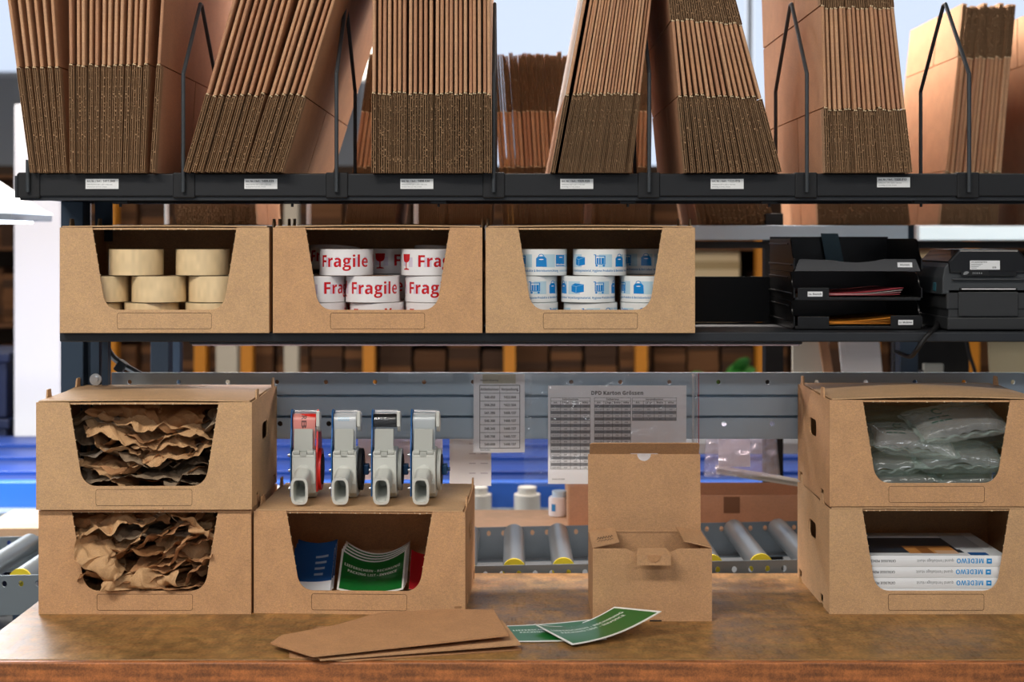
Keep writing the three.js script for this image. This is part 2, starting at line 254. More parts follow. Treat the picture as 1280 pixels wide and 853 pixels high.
// ---------------------------------------------------------------- flat-folded cartons standing upright
function cartonProto({ flap, body, depth, slit, t = 0.0062, ft = t * 1.3, mat, board }) {
  const g = new THREE.Group(), r = Math.min(0.0034, t * 0.46), h = t / 2;
  const s = new THREE.Shape(); s.moveTo(-h, 0); s.lineTo(-h, depth - r); s.quadraticCurveTo(-h, depth, -h + r, depth); s.lineTo(h - r, depth); s.quadraticCurveTo(h, depth, h, depth - r); s.lineTo(h, 0); s.closePath();
  // body: extruded upwards, folded edge towards the viewer (z = 0), running back to -depth
  const bg = uvm(ext(s, body).rotateX(-Math.PI / 2).translate(0, flap, 0).scale(1, 1, -1).translate(0, 0, -depth));
  { const ix = bg.attributes.position; for (let i = 0; i < ix.count; i += 3) { const a = [ix.getX(i), ix.getY(i), ix.getZ(i)]; ix.setXYZ(i, ix.getX(i + 2), ix.getY(i + 2), ix.getZ(i + 2)); ix.setXYZ(i + 2, ...a); } bg.computeVertexNormals(); }
  uvm(bg); part('body', bg, mat, g);
  const lt = ft * 0.45, lx = ft / 2 - lt / 2, wall = lt * 0.17, deep = 0.022;
  for (const [name, y0, y1] of [['bottom_flap', 0, flap - 0.0025], ['top_flap', flap + body + 0.0025, 2 * flap + body]]) {
    const leaves = [], edges = [[], []];
    for (const sx of [-1, 1]) {
      leaves.push(span(sx * lx - lt / 2, sx * lx + lt / 2, y0, y1, -deep, -slit + 0.003), span(sx * lx - lt / 2, sx * lx + lt / 2, y0, y1, -slit - 0.003, -depth + 0.002));
      const E = edges[sx < 0 ? 0 : 1];
      for (const q of [-1, 1]) { const c = sx * lx + q * (lt - wall) / 2; for (let k = 0; k < 4; k++) { const a = y0 + (y1 - y0) * k / 4, b = y0 + (y1 - y0) * (k + 1) / 4; E.push(span(c - wall / 2, c + wall / 2, a, b, -deep, -0.0012 + rr(-0.0008, 0.0004))); } }
      for (let k = 0; k < 24; k++) { const y = rr(y0 + 0.003, y1 - 0.003), hh = rr(0.0006, 0.003); E.push(span(sx * lx - lt * 0.3, sx * lx + lt * 0.3 * rr(-0.4, 1), y - hh / 2, Math.min(y1, y + hh / 2), -0.014, -rr(0.0012, 0.009))); }   // crushed flutes
    }
    const f = part(name, leaves, mat, g); part('cut_edge', edges[0], M.cut, f).userData.kind = 'stuff'; part('cut_edge', edges[1], M.cut, f).userData.kind = 'stuff';
    const yj = y0 ? y0 - 0.0015 : y1 + 0.0008;
    part('torn_corner', [rbox(t * 0.5, 0.0032, 0.003, 0.001, -t * 0.24, yj, -0.0006), rbox(t * 0.42, 0.0026, 0.003, 0.001, t * 0.26, yj - 0.0008, -0.0002)], M.torn, f);
  }
  if (board) part('painted_glare', span(-h - 0.0008, -h - 0.0001, 0.002, 2 * flap + body - 0.002, -depth + 0.004, -0.004), board, g);  // white layer painting grazing backlight onto the brown side
  return g;
}
function cartonKinds(o) { return [0, 1, 2, 3, 4, 5, 6].map((k) => cartonProto({ ...o, flap: o.flap + [0, 0.0018, -0.0016, 0.003, -0.0005, 0.001, -0.0022][k], mat: M.carton[k % 3] })); }
const ORD = ['first', 'second', 'third', 'fourth', 'fifth', 'sixth', 'seventh', 'eighth', 'ninth', 'tenth', 'eleventh', 'twelfth', 'thirteenth', 'fourteenth', 'fifteenth', 'sixteenth', 'seventeenth', 'eighteenth', 'nineteenth', 'twentieth', 'twenty-first', 'twenty-second', 'twenty-third', 'twenty-fourth', 'twenty-fifth', 'twenty-sixth'];
ORD.push(...[7, 8, 9].map((k) => 'twenty-' + ORD[k - 1]), 'thirtieth', ...[1, 2, 3, 4, 5, 6].map((k) => 'thirty-' + ORD[k - 1]));
function stackCartons(kinds, Z, base, x0, x1, n, a0, a1, label, group, skip = () => false) {
  for (let i = 0; i < n; i++) {
    if (skip(i)) continue;
    const f = n > 1 ? i / (n - 1) : 0, k = kinds[Math.floor(rnd() * kinds.length)], o = k.clone(), a = (a0 + (a1 - a0) * f) * Math.PI / 180 + rr(-0.002, 0.002);
    o.name = numbered('flat_carton'); scene.add(o); tag(o, n > 1 ? `${ORD[i]} flat carton from left, ${label}` : label, 'carton', group);
    o.position.set(x0 + (x1 - x0) * f + (n > 1 ? rr(-0.0006, 0.0006) : 0), base + 0.0042 * Math.abs(Math.sin(a)) + 0.0004, -Z + rr(-0.005, 0.004)); o.rotation.z = -a; o.rotation.y = rr(-0.0015, 0.0015);
  }
}
const X2 = (px) => wx(px, 2.63);
{
  const big = cartonKinds({ flap: 0.2, body: 0.4, depth: 0.66, slit: 0.29 });
  const lean = cartonKinds({ flap: 0.15, body: 0.4, depth: 0.68, slit: 0.3 });
  const mid = cartonKinds({ flap: 0.148, body: 0.34, depth: 0.5, slit: 0.22, t: 0.0062 });
  const thin = cartonKinds({ flap: 0.148, body: 0.36, depth: 0.6, slit: 0.27, t: 0.0045 });
  const low = cartonKinds({ flap: 0.144, body: 0.138, depth: 0.48, slit: 0.2, t: 0.006 });
  const low2 = cartonKinds({ flap: 0.119, body: 0.186, depth: 0.6, slit: 0.24, t: 0.006 });
  const on = (s) => s;
  stackCartons(big, 2.635, SH2, X2(39), X2(79), 6, -7.5, -4, on('short stack at the upper shelf left end'), 'cartons at the left end of the upper shelf');
  stackCartons(big, 2.632, SH2, X2(90), X2(177), 13, -0.5, 2.2, on('upright stack above label 1411.040'), 'cartons above shelf label 1411.040');
  stackCartons(big, 2.63, SH2, X2(190), X2(190), 1, 3.6, 3.6, 'single flat-folded carton showing its broad side left of the first full wire divider', null);
  stackCartons(lean, 2.63, SH2, X2(232), X2(301), 9, 16, 16, on('leaning left bundle above label 1409.039'), 'left bundle of cartons leaning above shelf label 1409.039');
  stackCartons(lean, 2.625, SH2, X2(310), X2(350), 6, 17, 17.5, on('leaning right bundle above label 1409.039'), 'right bundle of cartons leaning above shelf label 1409.039');
  stackCartons(mid, 2.63, SH2, X2(467), X2(538), 12, 0.3, 0.1, on('straight left bundle above label 1408.030'), 'left half of the cartons above shelf label 1408.030');
  stackCartons(mid, 2.628, SH2, X2(546), X2(612), 12, 0.2, -0.2, on('straight right bundle above label 1408.030'), 'right half of the cartons above shelf label 1408.030');
  const wl = cartonProto({ flap: 0.148, body: 0.36, depth: 0.62, slit: 0.27, mat: M.carton[2], board: M.glareWhite });
  stackCartons([wl], 2.632, SH2, X2(691), X2(691), 1, 10.6, 10.6, 'flat-folded carton with backlight glare painted white on its face, leaning beside label 1325.020', null);
  stackCartons(thin, 2.63, SH2, X2(700), X2(787), 20, 10.2, 6.6, on('dense leaning stack above label 1325.020'), 'cartons leaning above shelf label 1325.020');
  stackCartons(low, 2.632, SH2, X2(859), X2(975), 15, -5.2, -15, on('fanned stack above label 1323.015'), 'cartons fanned out above shelf label 1323.015');
  stackCartons(low2, 2.63, SH2, X2(1034), X2(1139), 17, -1.6, -6.2, on('stack above label 1320.013'), 'cartons above shelf label 1320.013');
}

// ---------------------------------------------------------------- cardboard picking boxes with a cut-out front
function pickBox(name, label, { w = 0.398, h = 0.196, d = 0.3, x, y, z, turn = 0, bulge = 0.004, mat = M.kraft, lidSag = 0 }) {
  const g = thing(name, label, 'box', [x, y, z], turn, 'cardboard picking boxes with cut-out fronts');
  const T = 0.003, W = w / 2, wt = W - 0.061, wb = wt - 0.02;
  const s = new THREE.Shape(); s.moveTo(-W, 0); s.lineTo(W, 0); s.lineTo(W, h); s.lineTo(wt, h);
  s.lineTo(wb, 0.075); s.bezierCurveTo(wb - 0.002, 0.057, wb - 0.013, 0.043, wb - 0.032, 0.043); s.lineTo(-wb + 0.032, 0.043); s.bezierCurveTo(-wb + 0.013, 0.043, -wb + 0.002, 0.057, -wb, 0.075); s.lineTo(-wt, h); s.lineTo(-W, h); s.closePath();
  const front = part('front_panel', uvm(ext(s, T - 0.0012, 0.0006).translate(0, 0, -T + 0.0006)), mat, g);
  const ring = rrect(-0.09, 0.007, 0.09, 0.038, 0.005); ring.holes.push(rrect(-0.0894, 0.0076, 0.0894, 0.0374, 0.0046, new THREE.Path()));
  part('label_outline', ext(ring, 0.0002).translate(0, 0, 0.0002), std('#3b2c1d', 0.9), front);
  const nib = []; for (let k = 0; k < 6; k++) for (const q of [-1, 1]) { const f = (k + 0.6) / 6.4, yy = h - f * (h - 0.075), xx = wt - f * (wt - wb); nib.push(box(0.0026, 0.0016, 0.002, q * (xx - 0.0006), yy, -0.0014)); }
  part('torn_nib', nib, M.torn, front).userData.kind = 'stuff';
  for (const q of [-1, 1]) {   // side panels with handle hole, notches and stacking tabs; shape x = distance behind the front
    const S = new THREE.Shape(); S.moveTo(0.003, 0); S.lineTo(0.055, 0); S.lineTo(0.055, 0.021); S.lineTo(0.085, 0.021); S.lineTo(0.085, 0); S.lineTo(0.255, 0); S.lineTo(0.255, 0.021); S.lineTo(0.285, 0.021); S.lineTo(0.285, 0); S.lineTo(d - 0.003, 0); S.lineTo(d - 0.003, h);
    S.lineTo(0.27, h); S.lineTo(0.268, h + 0.021); S.lineTo(0.25, h + 0.021); S.lineTo(0.243, h + 0.004); S.lineTo(0.085, h - 0.001); S.lineTo(0.078, h + 0.018); S.lineTo(0.06, h + 0.018); S.lineTo(0.055, h); S.lineTo(0.003, h); S.closePath();
    S.holes.push(rrect(0.12, 0.112, 0.185, 0.146, 0.014, new THREE.Path()));
    part('side_panel', uvm(ext(S, T).rotateY(Math.PI / 2).translate(q > 0 ? W - T : -W, 0, 0)), mat, g);
  }
  part('back_panel', span(-W, W, 0, h, -d, -d + T), mat, g);
  part('base', span(-W + T, W - T, 0.0005, 0.0035, -d + T, -T), mat, g);
  const lid = part('lid', uvm(sheet(24, 16, 0.0022, (u, v) => { const b = Math.sin(Math.PI * u) * Math.sin(Math.PI * Math.min(1, v * 0.9 + 0.12)); return [(u - 0.5) * (w - 2 * T - 0.002), h + 0.0034 + bulge * b + lidSag * Math.sin(Math.PI * u) * (1 - v), -v * (d - 0.004)]; }).all()), M.lid, g);
  const torn = [box(2 * wt - 0.002, 0.0035, 0.002, 0, h - 0.0018, -0.0042)];
  part('torn_strip', torn, mat, lid);
  const bits = []; for (let k = 0; k < 24; k++) if (rnd() < 0.62) bits.push(rbox(rr(0.0014, 0.0034), rr(0.0014, 0.003), 0.002, 0.0006, (k / 23 - 0.5) * (2 * wt - 0.02) + rr(-0.003, 0.003), h - 0.0025 + rr(-0.001, 0.0006), -0.0024));
  part('torn_nib', bits, M.torn, lid).userData.kind = 'stuff';
  part('base_tongue', [span(-0.037, 0.037, -0.0004, 0.0025, -0.002, 0.0016, 0.0006)], mat, g);
  return g;
}
const boxA = pickBox('picking_box', 'cardboard picking box holding beige tape rolls on the middle shelf', { x: wx(205.5, 2.71), y: SH1, z: -2.71, h: 0.2, bulge: 0.004 });
const boxB = pickBox('picking_box', 'cardboard picking box holding rolls printed Fragile on the middle shelf', { x: wx(472, 2.71), y: SH1, z: -2.71, h: 0.2, bulge: 0.006, mat: M.kraft2 });
const boxC = pickBox('picking_box', 'cardboard picking box holding blue printed tape rolls on the middle shelf', { x: wx(738, 2.71), y: SH1, z: -2.71, h: 0.2, bulge: 0.005 });
const boxE = pickBox('picking_box', 'cardboard box overflowing with crumpled paper, lower of the left pair', { x: wx(181, 2.67), y: 0.9, z: -2.67, h: 0.194, bulge: 0, mat: M.kraft2 });
const boxD = pickBox('picking_box', 'cardboard box of crumpled brown paper, upper of the left pair', { x: wx(180, 2.66), y: 1.0985, z: -2.66, h: 0.2, w: 0.402, bulge: 0.006, turn: 0.008 });
const boxF = pickBox('picking_box', 'cardboard box with document pouches inside, tape dispensers standing on it', { x: wx(449, 2.67), y: 0.9, z: -2.67, h: 0.192, bulge: 0, turn: -0.035, mat: M.kraft2 });
const boxH = pickBox('picking_box', 'cardboard box with white catalogues inside, lower of the right pair', { x: wx(1037, 2.67) + 0.2, y: 0.9, z: -2.67, h: 0.197, bulge: 0, w: 0.4 });
const boxG = pickBox('picking_box', 'cardboard box filled with clear air pillows, upper of the right pair', { x: wx(1037.5, 2.67) + 0.2, y: 1.1025, z: -2.67, h: 0.199, bulge: 0.012, w: 0.4, mat: M.kraft2 });

// ---------------------------------------------------------------- tape rolls
function tapeRoll(map, mat) {
  const g = new THREE.Group(), R = 0.0525, H = 0.0515;
  const side = new THREE.CylinderGeometry(R, R, H - 0.002, 64, 1, true).translate(0, H / 2, 0);
  part('tape', side, mat, g);
  const pts = [[R, 0.001], [R - 0.001, 0], [0.041, 0], [0.041, H], [R - 0.001, H], [R, H - 0.001]].map((p) => new THREE.Vector2(...p));
  part('tape_side', new THREE.LatheGeometry([pts[2], pts[1], pts[0]], 64), mat.userData.sideMat, g); part('tape_side', new THREE.LatheGeometry([pts[5], pts[4], pts[3]], 64), mat.userData.sideMat, g);
  part('core', [new THREE.LatheGeometry([[0.041, 0.0005], [0.041, H - 0.0005], [0.038, H - 0.0005], [0.038, 0.0005], [0.041, 0.0005]].map((p) => new THREE.Vector2(...p)), 48)], M.carton[2], g);
  return g;
}
const beigeN = vnoise(50, 3, 401), beigeB = vnoise(9, 2, 402);
const beige = phys({ color: '#ffffff', roughness: 0.22, clearcoat: 0.6, clearcoatRoughness: 0.12, map: dataTex(512, (u, v) => { const k = 0.95 + 0.07 * (beigeN(u, v) - 0.5); return [248 * k, 220 * k, 172 * k]; }, true, 1, 16) }); beige.userData.sideMat = std('#8f8266', 0.4);
const fragileTex = canvasTex(1024, 320, (c, w, h) => {
  c.fillStyle = '#eeecec'; c.fillRect(0, 0, w, h);
  c.fillStyle = 'rgba(196,178,206,0.55)'; for (const [x, ww] of [[60, 70], [170, 60], [300, 46], [380, 90], [520, 44], [620, 80], [760, 60], [880, 46]]) c.fillRect(x, 86 + (x % 3) * 6, ww, 120);
  c.fillStyle = '#c8141b'; c.font = 'bold 205px sans-serif'; c.save(); c.translate(290, 216); c.scale(0.98, 1); c.fillText('Fragile', 0, 0); c.restore();
  c.beginPath(); c.moveTo(60, 56); c.lineTo(190, 56); c.lineTo(186, 110); c.quadraticCurveTo(180, 158, 134, 162); c.lineTo(134, 232); c.lineTo(176, 244); c.lineTo(176, 254); c.lineTo(74, 254); c.lineTo(74, 244); c.lineTo(116, 232); c.lineTo(116, 162); c.quadraticCurveTo(70, 158, 64, 110); c.closePath(); c.fill();
});
fragileTex.wrapS = THREE.RepeatWrapping; fragileTex.repeat.set(2, 1);
const fragile = phys({ color: '#ffffff', roughness: 0.22, clearcoat: 0.5, clearcoatRoughness: 0.1, map: fragileTex }); fragile.userData.sideMat = std('#c9c4c2', 0.45);
const blueTex = canvasTex(1024, 320, (c, w, h) => {
  c.fillStyle = '#eef0ee'; c.fillRect(0, 0, w, h); const B = '#1583cf';
  c.fillStyle = 'rgba(150,200,226,0.55)'; for (const x of [20, 330, 560, 820]) c.fillRect(x, 60, 130, 160);
  c.fillStyle = B;
  c.beginPath(); c.moveTo(60, 110); c.lineTo(100, 84); c.lineTo(190, 96); c.lineTo(190, 190); c.lineTo(110, 206); c.lineTo(60, 186); c.closePath(); c.fill(); c.strokeStyle = '#8cc4e8'; c.lineWidth = 5; c.beginPath(); c.moveTo(60, 112); c.lineTo(112, 124); c.lineTo(190, 98); c.moveTo(112, 124); c.lineTo(110, 204); c.stroke();
  c.strokeStyle = B; c.lineWidth = 10; c.strokeRect(300, 80, 88, 100); c.fillRect(310, 104, 70, 70); c.beginPath(); c.moveTo(282, 66); c.lineTo(300, 66); c.lineTo(300, 186); c.stroke(); for (const x of [310, 378]) { c.beginPath(); c.arc(x, 200, 12, 0, 7); c.fill(); } c.strokeStyle = '#eef0ee'; c.lineWidth = 5; for (const x of [330, 352]) { c.beginPath(); c.moveTo(x, 104); c.lineTo(x, 174); c.stroke(); }
  c.beginPath(); c.moveTo(500, 112); c.lineTo(520, 84); c.lineTo(580, 84); c.lineTo(600, 112); c.lineTo(604, 214); c.lineTo(500, 214); c.closePath(); c.fill(); c.strokeStyle = B; c.lineWidth = 8; c.beginPath(); c.arc(550, 82, 24, Math.PI, 0); c.stroke(); c.fillStyle = '#eef0ee'; c.beginPath(); c.ellipse(550, 122, 22, 6, 0, 0, 7); c.fill();
  c.fillStyle = B; c.fillRect(700, 66, 130, 144); c.fillStyle = '#eef0ee'; c.fillRect(745, 92, 44, 10); c.font = 'bold 34px sans-serif'; c.fillText('Medewo', 704, 200);
  c.strokeStyle = B; c.lineWidth = 8; c.strokeRect(900, 76, 84, 110); for (let k = 0; k < 4; k++) { c.beginPath(); c.moveTo(900, 96 + k * 24); c.lineTo(984, 96 + k * 24); c.moveTo(914 + k * 19, 76); c.lineTo(914 + k * 19, 186); c.stroke(); } c.fillStyle = B; for (const x of [910, 974]) { c.beginPath(); c.arc(x, 202, 11, 0, 7); c.fill(); }
  c.fillStyle = '#1b6fae'; c.font = 'bold 37px sans-serif'; c.fillText('Verpackungsmaterial, Hygiene-Produkte & Betriebseinrichtung', 10, 276, 720); c.fillStyle = '#8fb9d4'; c.fillText('medewo.com', 745, 276, 120); c.fillStyle = '#1b6fae'; c.fillText('www.medewo', 872, 276, 145);
});
blueTex.wrapS = THREE.RepeatWrapping; blueTex.repeat.set(1.6, 1);
const blueTape = phys({ color: '#ffffff', roughness: 0.22, clearcoat: 0.5, clearcoatRoughness: 0.1, map: blueTex }); blueTape.userData.sideMat = std('#c3c9c8', 0.45);
{
  const protos = { beige: tapeRoll(null, beige), fragile: tapeRoll(null, fragile), blue: tapeRoll(null, blueTape) };
  const rows = [SH1 + 0.004, SH1 + 0.0558, SH1 + 0.1076];
  const rolls = (kind, name, group, list) => { for (const [px, row, Z, turn, label, tilt] of list) { const o = protos[kind].clone(); o.name = numbered(name); scene.add(o); tag(o, label, 'tape roll', group); o.position.set(wx(px, Z), rows[row] + 0.0002, -Z); o.rotation.y = turn; if (tilt) { o.rotation.z = tilt; o.position.y += 0.003; } } };
  const p = (s) => `beige packing tape roll, ${s}`;
  rolls('beige', 'tape_roll', 'beige tape rolls in the left picking box', [
    [118, 0, 2.78, 0.3, p('bottom row at the left')], [190, 0, 2.782, 1.3, p('bottom row in the middle')], [266, 0, 2.78, 2.2, p('bottom row at the right')],
    [127, 1, 2.782, 2.9, p('middle row at the left')], [199, 1, 2.777, 4.1, p('middle row in the centre')], [270, 1, 2.783, 5.2, p('middle row at the right')],
    [170.5, 2, 2.782, 0.9, p('left one of the top two')], [254, 2, 2.785, 3.3, p('right one of the top two')]]);
  const q = (s) => `white tape roll printed Fragile in red, ${s}`;
  rolls('fragile', 'printed_tape_roll', 'tape rolls printed Fragile', [
    [399, 0, 2.78, -0.9, q('bottom row at the left')], [471, 0, 2.782, -1.85, q('bottom row in the middle')], [541, 0, 2.78, -1.9, q('bottom row at the right')],
    [398, 1, 2.782, -0.6, q('middle row at the left')], [466, 1, 2.778, -1.716, q('middle row in the centre')], [540, 1, 2.784, -1.856, q('middle row at the right')],
    [433, 2, 2.782, -1.885, q('top row at the left')], [535, 2, 2.784, -1.25, q('top row at the right')],
    [417, 2, 2.93, -1.9, q('dim one at the back left'), 0.12], [486, 2, 2.932, 2.5, q('dim one at the back centre')], [548, 2, 2.93, 1.0, q('dim one at the back right'), -0.1],
    [417, 1, 2.93, 0.5, q('buried behind the middle row at the left')], [486, 1, 2.932, 0.9, q('buried behind the middle row in the centre')], [548, 1, 2.93, 0.4, q('buried behind the middle row at the right')],
    [417, 0, 2.93, 0.5, q('buried behind the bottom row at the left')], [486, 0, 2.932, 0.9, q('buried behind the bottom row in the centre')], [548, 0, 2.93, 0.4, q('buried behind the bottom row at the right')]]);
  const b = (s) => `white tape roll with blue pictograms, ${s}`;
  rolls('blue', 'pictogram_tape_roll', 'tape rolls with blue pictograms', [
    [664, 0, 2.78, 2.0, b('bottom row at the left')], [738, 0, 2.782, 0.9, b('bottom row in the middle')], [809, 0, 2.78, 3.9, b('bottom row at the right')],
    [663, 1, 2.782, 1.2, b('middle row at the left')], [735, 1, 2.778, 5.35, b('middle row in the centre')], [809, 1, 2.783, 3.75, b('middle row at the right')],
    [675, 2, 2.782, 4.2, b('top row at the left')], [749.5, 2, 2.784, 1.0, b('top row in the middle')],
    [806, 2, 2.91, 0.2, b('dim one at the back right')], [806, 1, 2.91, 0.8, b('buried behind the middle row at the right')], [806, 0, 2.91, 0.8, b('buried behind the bottom row at the right')]]);
}

// ---------------------------------------------------------------- crumpled packing paper
function tri(t) { t = t - Math.floor(t); return t < 0.5 ? 4 * t - 1 : 3 - 4 * t; }
function crumple(label, group, o) {        // o: {c: centre in box space (z = foremost point), w, l, h, kind, tilt, roll, yaw, amp, mat, out}
  const ph = [...Array(16)].map(() => rr(0, 10)), n = 64, m = 56, fl = rr(0.4, 1.1), sk = rr(-0.5, 0.5);
  const cr = [...Array(16)].map(() => { const a = rr(0, Math.PI); return { c: Math.cos(a), s: Math.sin(a), d: rr(-0.2, 1.2), w: rr(0.06, 0.22), a: rr(-1, 1), px: rr(0, 1), py: rr(0, 1), r: rr(0.25, 0.7), k: Math.floor(rr(0, 3)) }; });
  const f = (u, v) => {
    const U = u - 0.5, W = v - 0.5; let y, z;
    if (o.kind === 'fold') { const a = 0.5 - v; if (Math.abs(a) < 0.09) { const t = a / 0.09 * Math.PI / 2; y = Math.sin(t) * o.h / 2; z = -o.h / 2 + Math.cos(t) * o.h / 2; } else { const q = (Math.abs(a) - 0.09) / 0.41; y = Math.sign(a) * o.h / 2 * (1 + 0.3 * q); z = -o.h / 2 - q * o.l; } }
    else if (o.kind === 'lips') { const a = 0.5 - v, q = Math.abs(a) / 0.5; y = Math.sign(a) * o.h / 2 * Math.sin(Math.min(1, q * 1.6) * Math.PI / 2) * (1 + 0.35 * Math.max(0, q - 0.6)); z = -o.l * (1 - q) - (a > 0 ? 0.018 * fl : 0); }
    else { y = -W * o.h * 0.9 + o.h * 0.35 * Math.sin(v * 7 + ph[12]); z = -o.l * (0.5 - 0.5 * Math.cos(v * Math.PI * 1.5 + 0.4)) ; }
    const k = u * o.w / 0.1 + sk * v, q = v * o.l / 0.06;
    y += o.amp * (0.6 * tri(0.55 * k + 0.2 * q + ph[0]) + 0.42 * tri(0.9 * k - 0.5 * q + ph[1]) + 0.26 * tri(1.7 * k + 0.8 * q + ph[2]) + 0.14 * tri(3.1 * k - 1.3 * q + ph[3]) + 0.07 * tri(5.7 * k + 2.9 * q + ph[4]));
    z += o.amp * (0.7 * tri(0.5 * k + ph[5]) + 0.4 * tri(1.3 * k + 0.3 * q + ph[6]) + 0.2 * tri(2.9 * k - 0.6 * q + ph[7]) + 0.1 * tri(6.3 * k + ph[8]));
    let x = o.w * U + o.amp * (0.6 * tri(0.7 * q + ph[9]) + 0.3 * tri(1.9 * q + 0.8 * k + ph[10]) + 0.12 * tri(4.1 * q + ph[11]));
    for (const q2 of cr) { const e = Math.max(0, 1 - Math.abs(u * q2.c + v * q2.s - q2.d) / q2.w) * Math.max(0, 1 - Math.hypot(u - q2.px, v - q2.py) / q2.r); const d = q2.a * e * o.amp * 2.2; if (q2.k === 0) x += d; else if (q2.k === 1) y += d; else z += d; }
    const R = (a, b, t) => [a * Math.cos(t) - b * Math.sin(t), a * Math.sin(t) + b * Math.cos(t)];
    [z, y] = R(z, y, o.tilt || 0); [x, z] = R(x, z, o.yaw || 0); [x, y] = R(x, y, o.roll || 0);
    x += o.c[0]; y += o.c[1]; z += o.c[2];
    const soft = (a, lo, hi) => { const e = 0.012; if (a > hi - e) { const d = a - (hi - e); return hi - e * Math.exp(-d / e); } if (a < lo + e) { const d = lo + e - a; return lo + e * Math.exp(-d / e); } return a; };
    z = soft(z, -0.29, o.out ?? -0.006); const ins = z > -0.009;
    return [soft(x, ins ? -0.128 : -0.188, ins ? 0.128 : 0.188), soft(y, ins ? 0.044 : 0.005, 0.186), z];
  };
  const g = toCreasedNormals(uvmKeep(patch(n, m, f), o.w, o.l * 2), 0.22);
  const mesh = part('crumpled_paper', g, o.mat, scene); tag(mesh, label, 'packing paper', group);
  return mesh;
}
function uvmKeep(g, w, l) { const uv = g.attributes.uv; for (let i = 0; i < uv.count; i++) uv.setXY(i, uv.getX(i) * w * 1.6, uv.getY(i) * l * 1.6); return g; }
function fillPaper(bx, list, where, group) {
  list.forEach((o, i) => { const m = crumple(`crumpled packing paper, ${o.n}, in the ${where}`, group, { ...o, mat: M.wrap[o.m ?? i % 4] }); m.position.copy(bx.position); m.rotation.y = bx.rotation.y; m.position.y += 0.002; });
}
seed = 4251;
fillPaper(boxD, [
  { n: 'lowest at the left', kind: 'lips', c: [-0.06, 0.036, -0.036], w: 0.2, l: 0.16, h: 0.028, amp: 0.0130, roll: -0.08, m: 1 },
  { n: 'lowest at the right', kind: 'lips', c: [0.07, 0.04, -0.046], w: 0.2, l: 0.15, h: 0.03, amp: 0.0143, roll: 0.1, m: 0 },
  { n: 'long fold low across the front', kind: 'lips', c: [-0.01, 0.064, -0.030], w: 0.26, l: 0.15, h: 0.026, amp: 0.0130, roll: -0.06, m: 3 },
  { n: 'low hollow fold at the right', kind: 'lips', c: [0.085, 0.076, -0.036], w: 0.15, l: 0.15, h: 0.034, amp: 0.0156, roll: 0.3, m: 3 },
  { n: 'bulging fold at the left', kind: 'lips', c: [-0.088, 0.09, -0.028], w: 0.12, l: 0.15, h: 0.05, amp: 0.0169, roll: -0.4, yaw: 0.2, m: 2 },
  { n: 'hollow fold left of the centre', kind: 'lips', c: [-0.03, 0.096, -0.038], w: 0.15, l: 0.14, h: 0.04, amp: 0.0169, roll: 0.06, m: 0 },
  { n: 'fold right of the centre', kind: 'lips', c: [0.06, 0.106, -0.030], w: 0.2, l: 0.15, h: 0.028, amp: 0.0156, roll: 0.14, tilt: -0.2, m: 2 },
  { n: 'pale fold above the centre', kind: 'lips', c: [-0.01, 0.128, -0.032], w: 0.2, l: 0.16, h: 0.028, amp: 0.0169, roll: -0.2, tilt: -0.4, m: 2 },
  { n: 'grey-brown flap at the upper right', kind: 'wave', c: [0.09, 0.142, -0.051], w: 0.16, l: 0.1, h: 0.06, amp: 0.0169, roll: 0.3, m: 3 },
  { n: 'flap at the upper left', kind: 'wave', c: [-0.09, 0.146, -0.056], w: 0.15, l: 0.1, h: 0.05, amp: 0.0169, roll: -0.15, m: 3 },
  { n: 'top fold under the lid', kind: 'fold', c: [-0.01, 0.162, -0.056], w: 0.22, l: 0.16, h: 0.026, amp: 0.0143, roll: -0.1, tilt: -0.2, m: 1 }], 'upper left box', 'crumpled paper in the upper left box');
seed = 977;
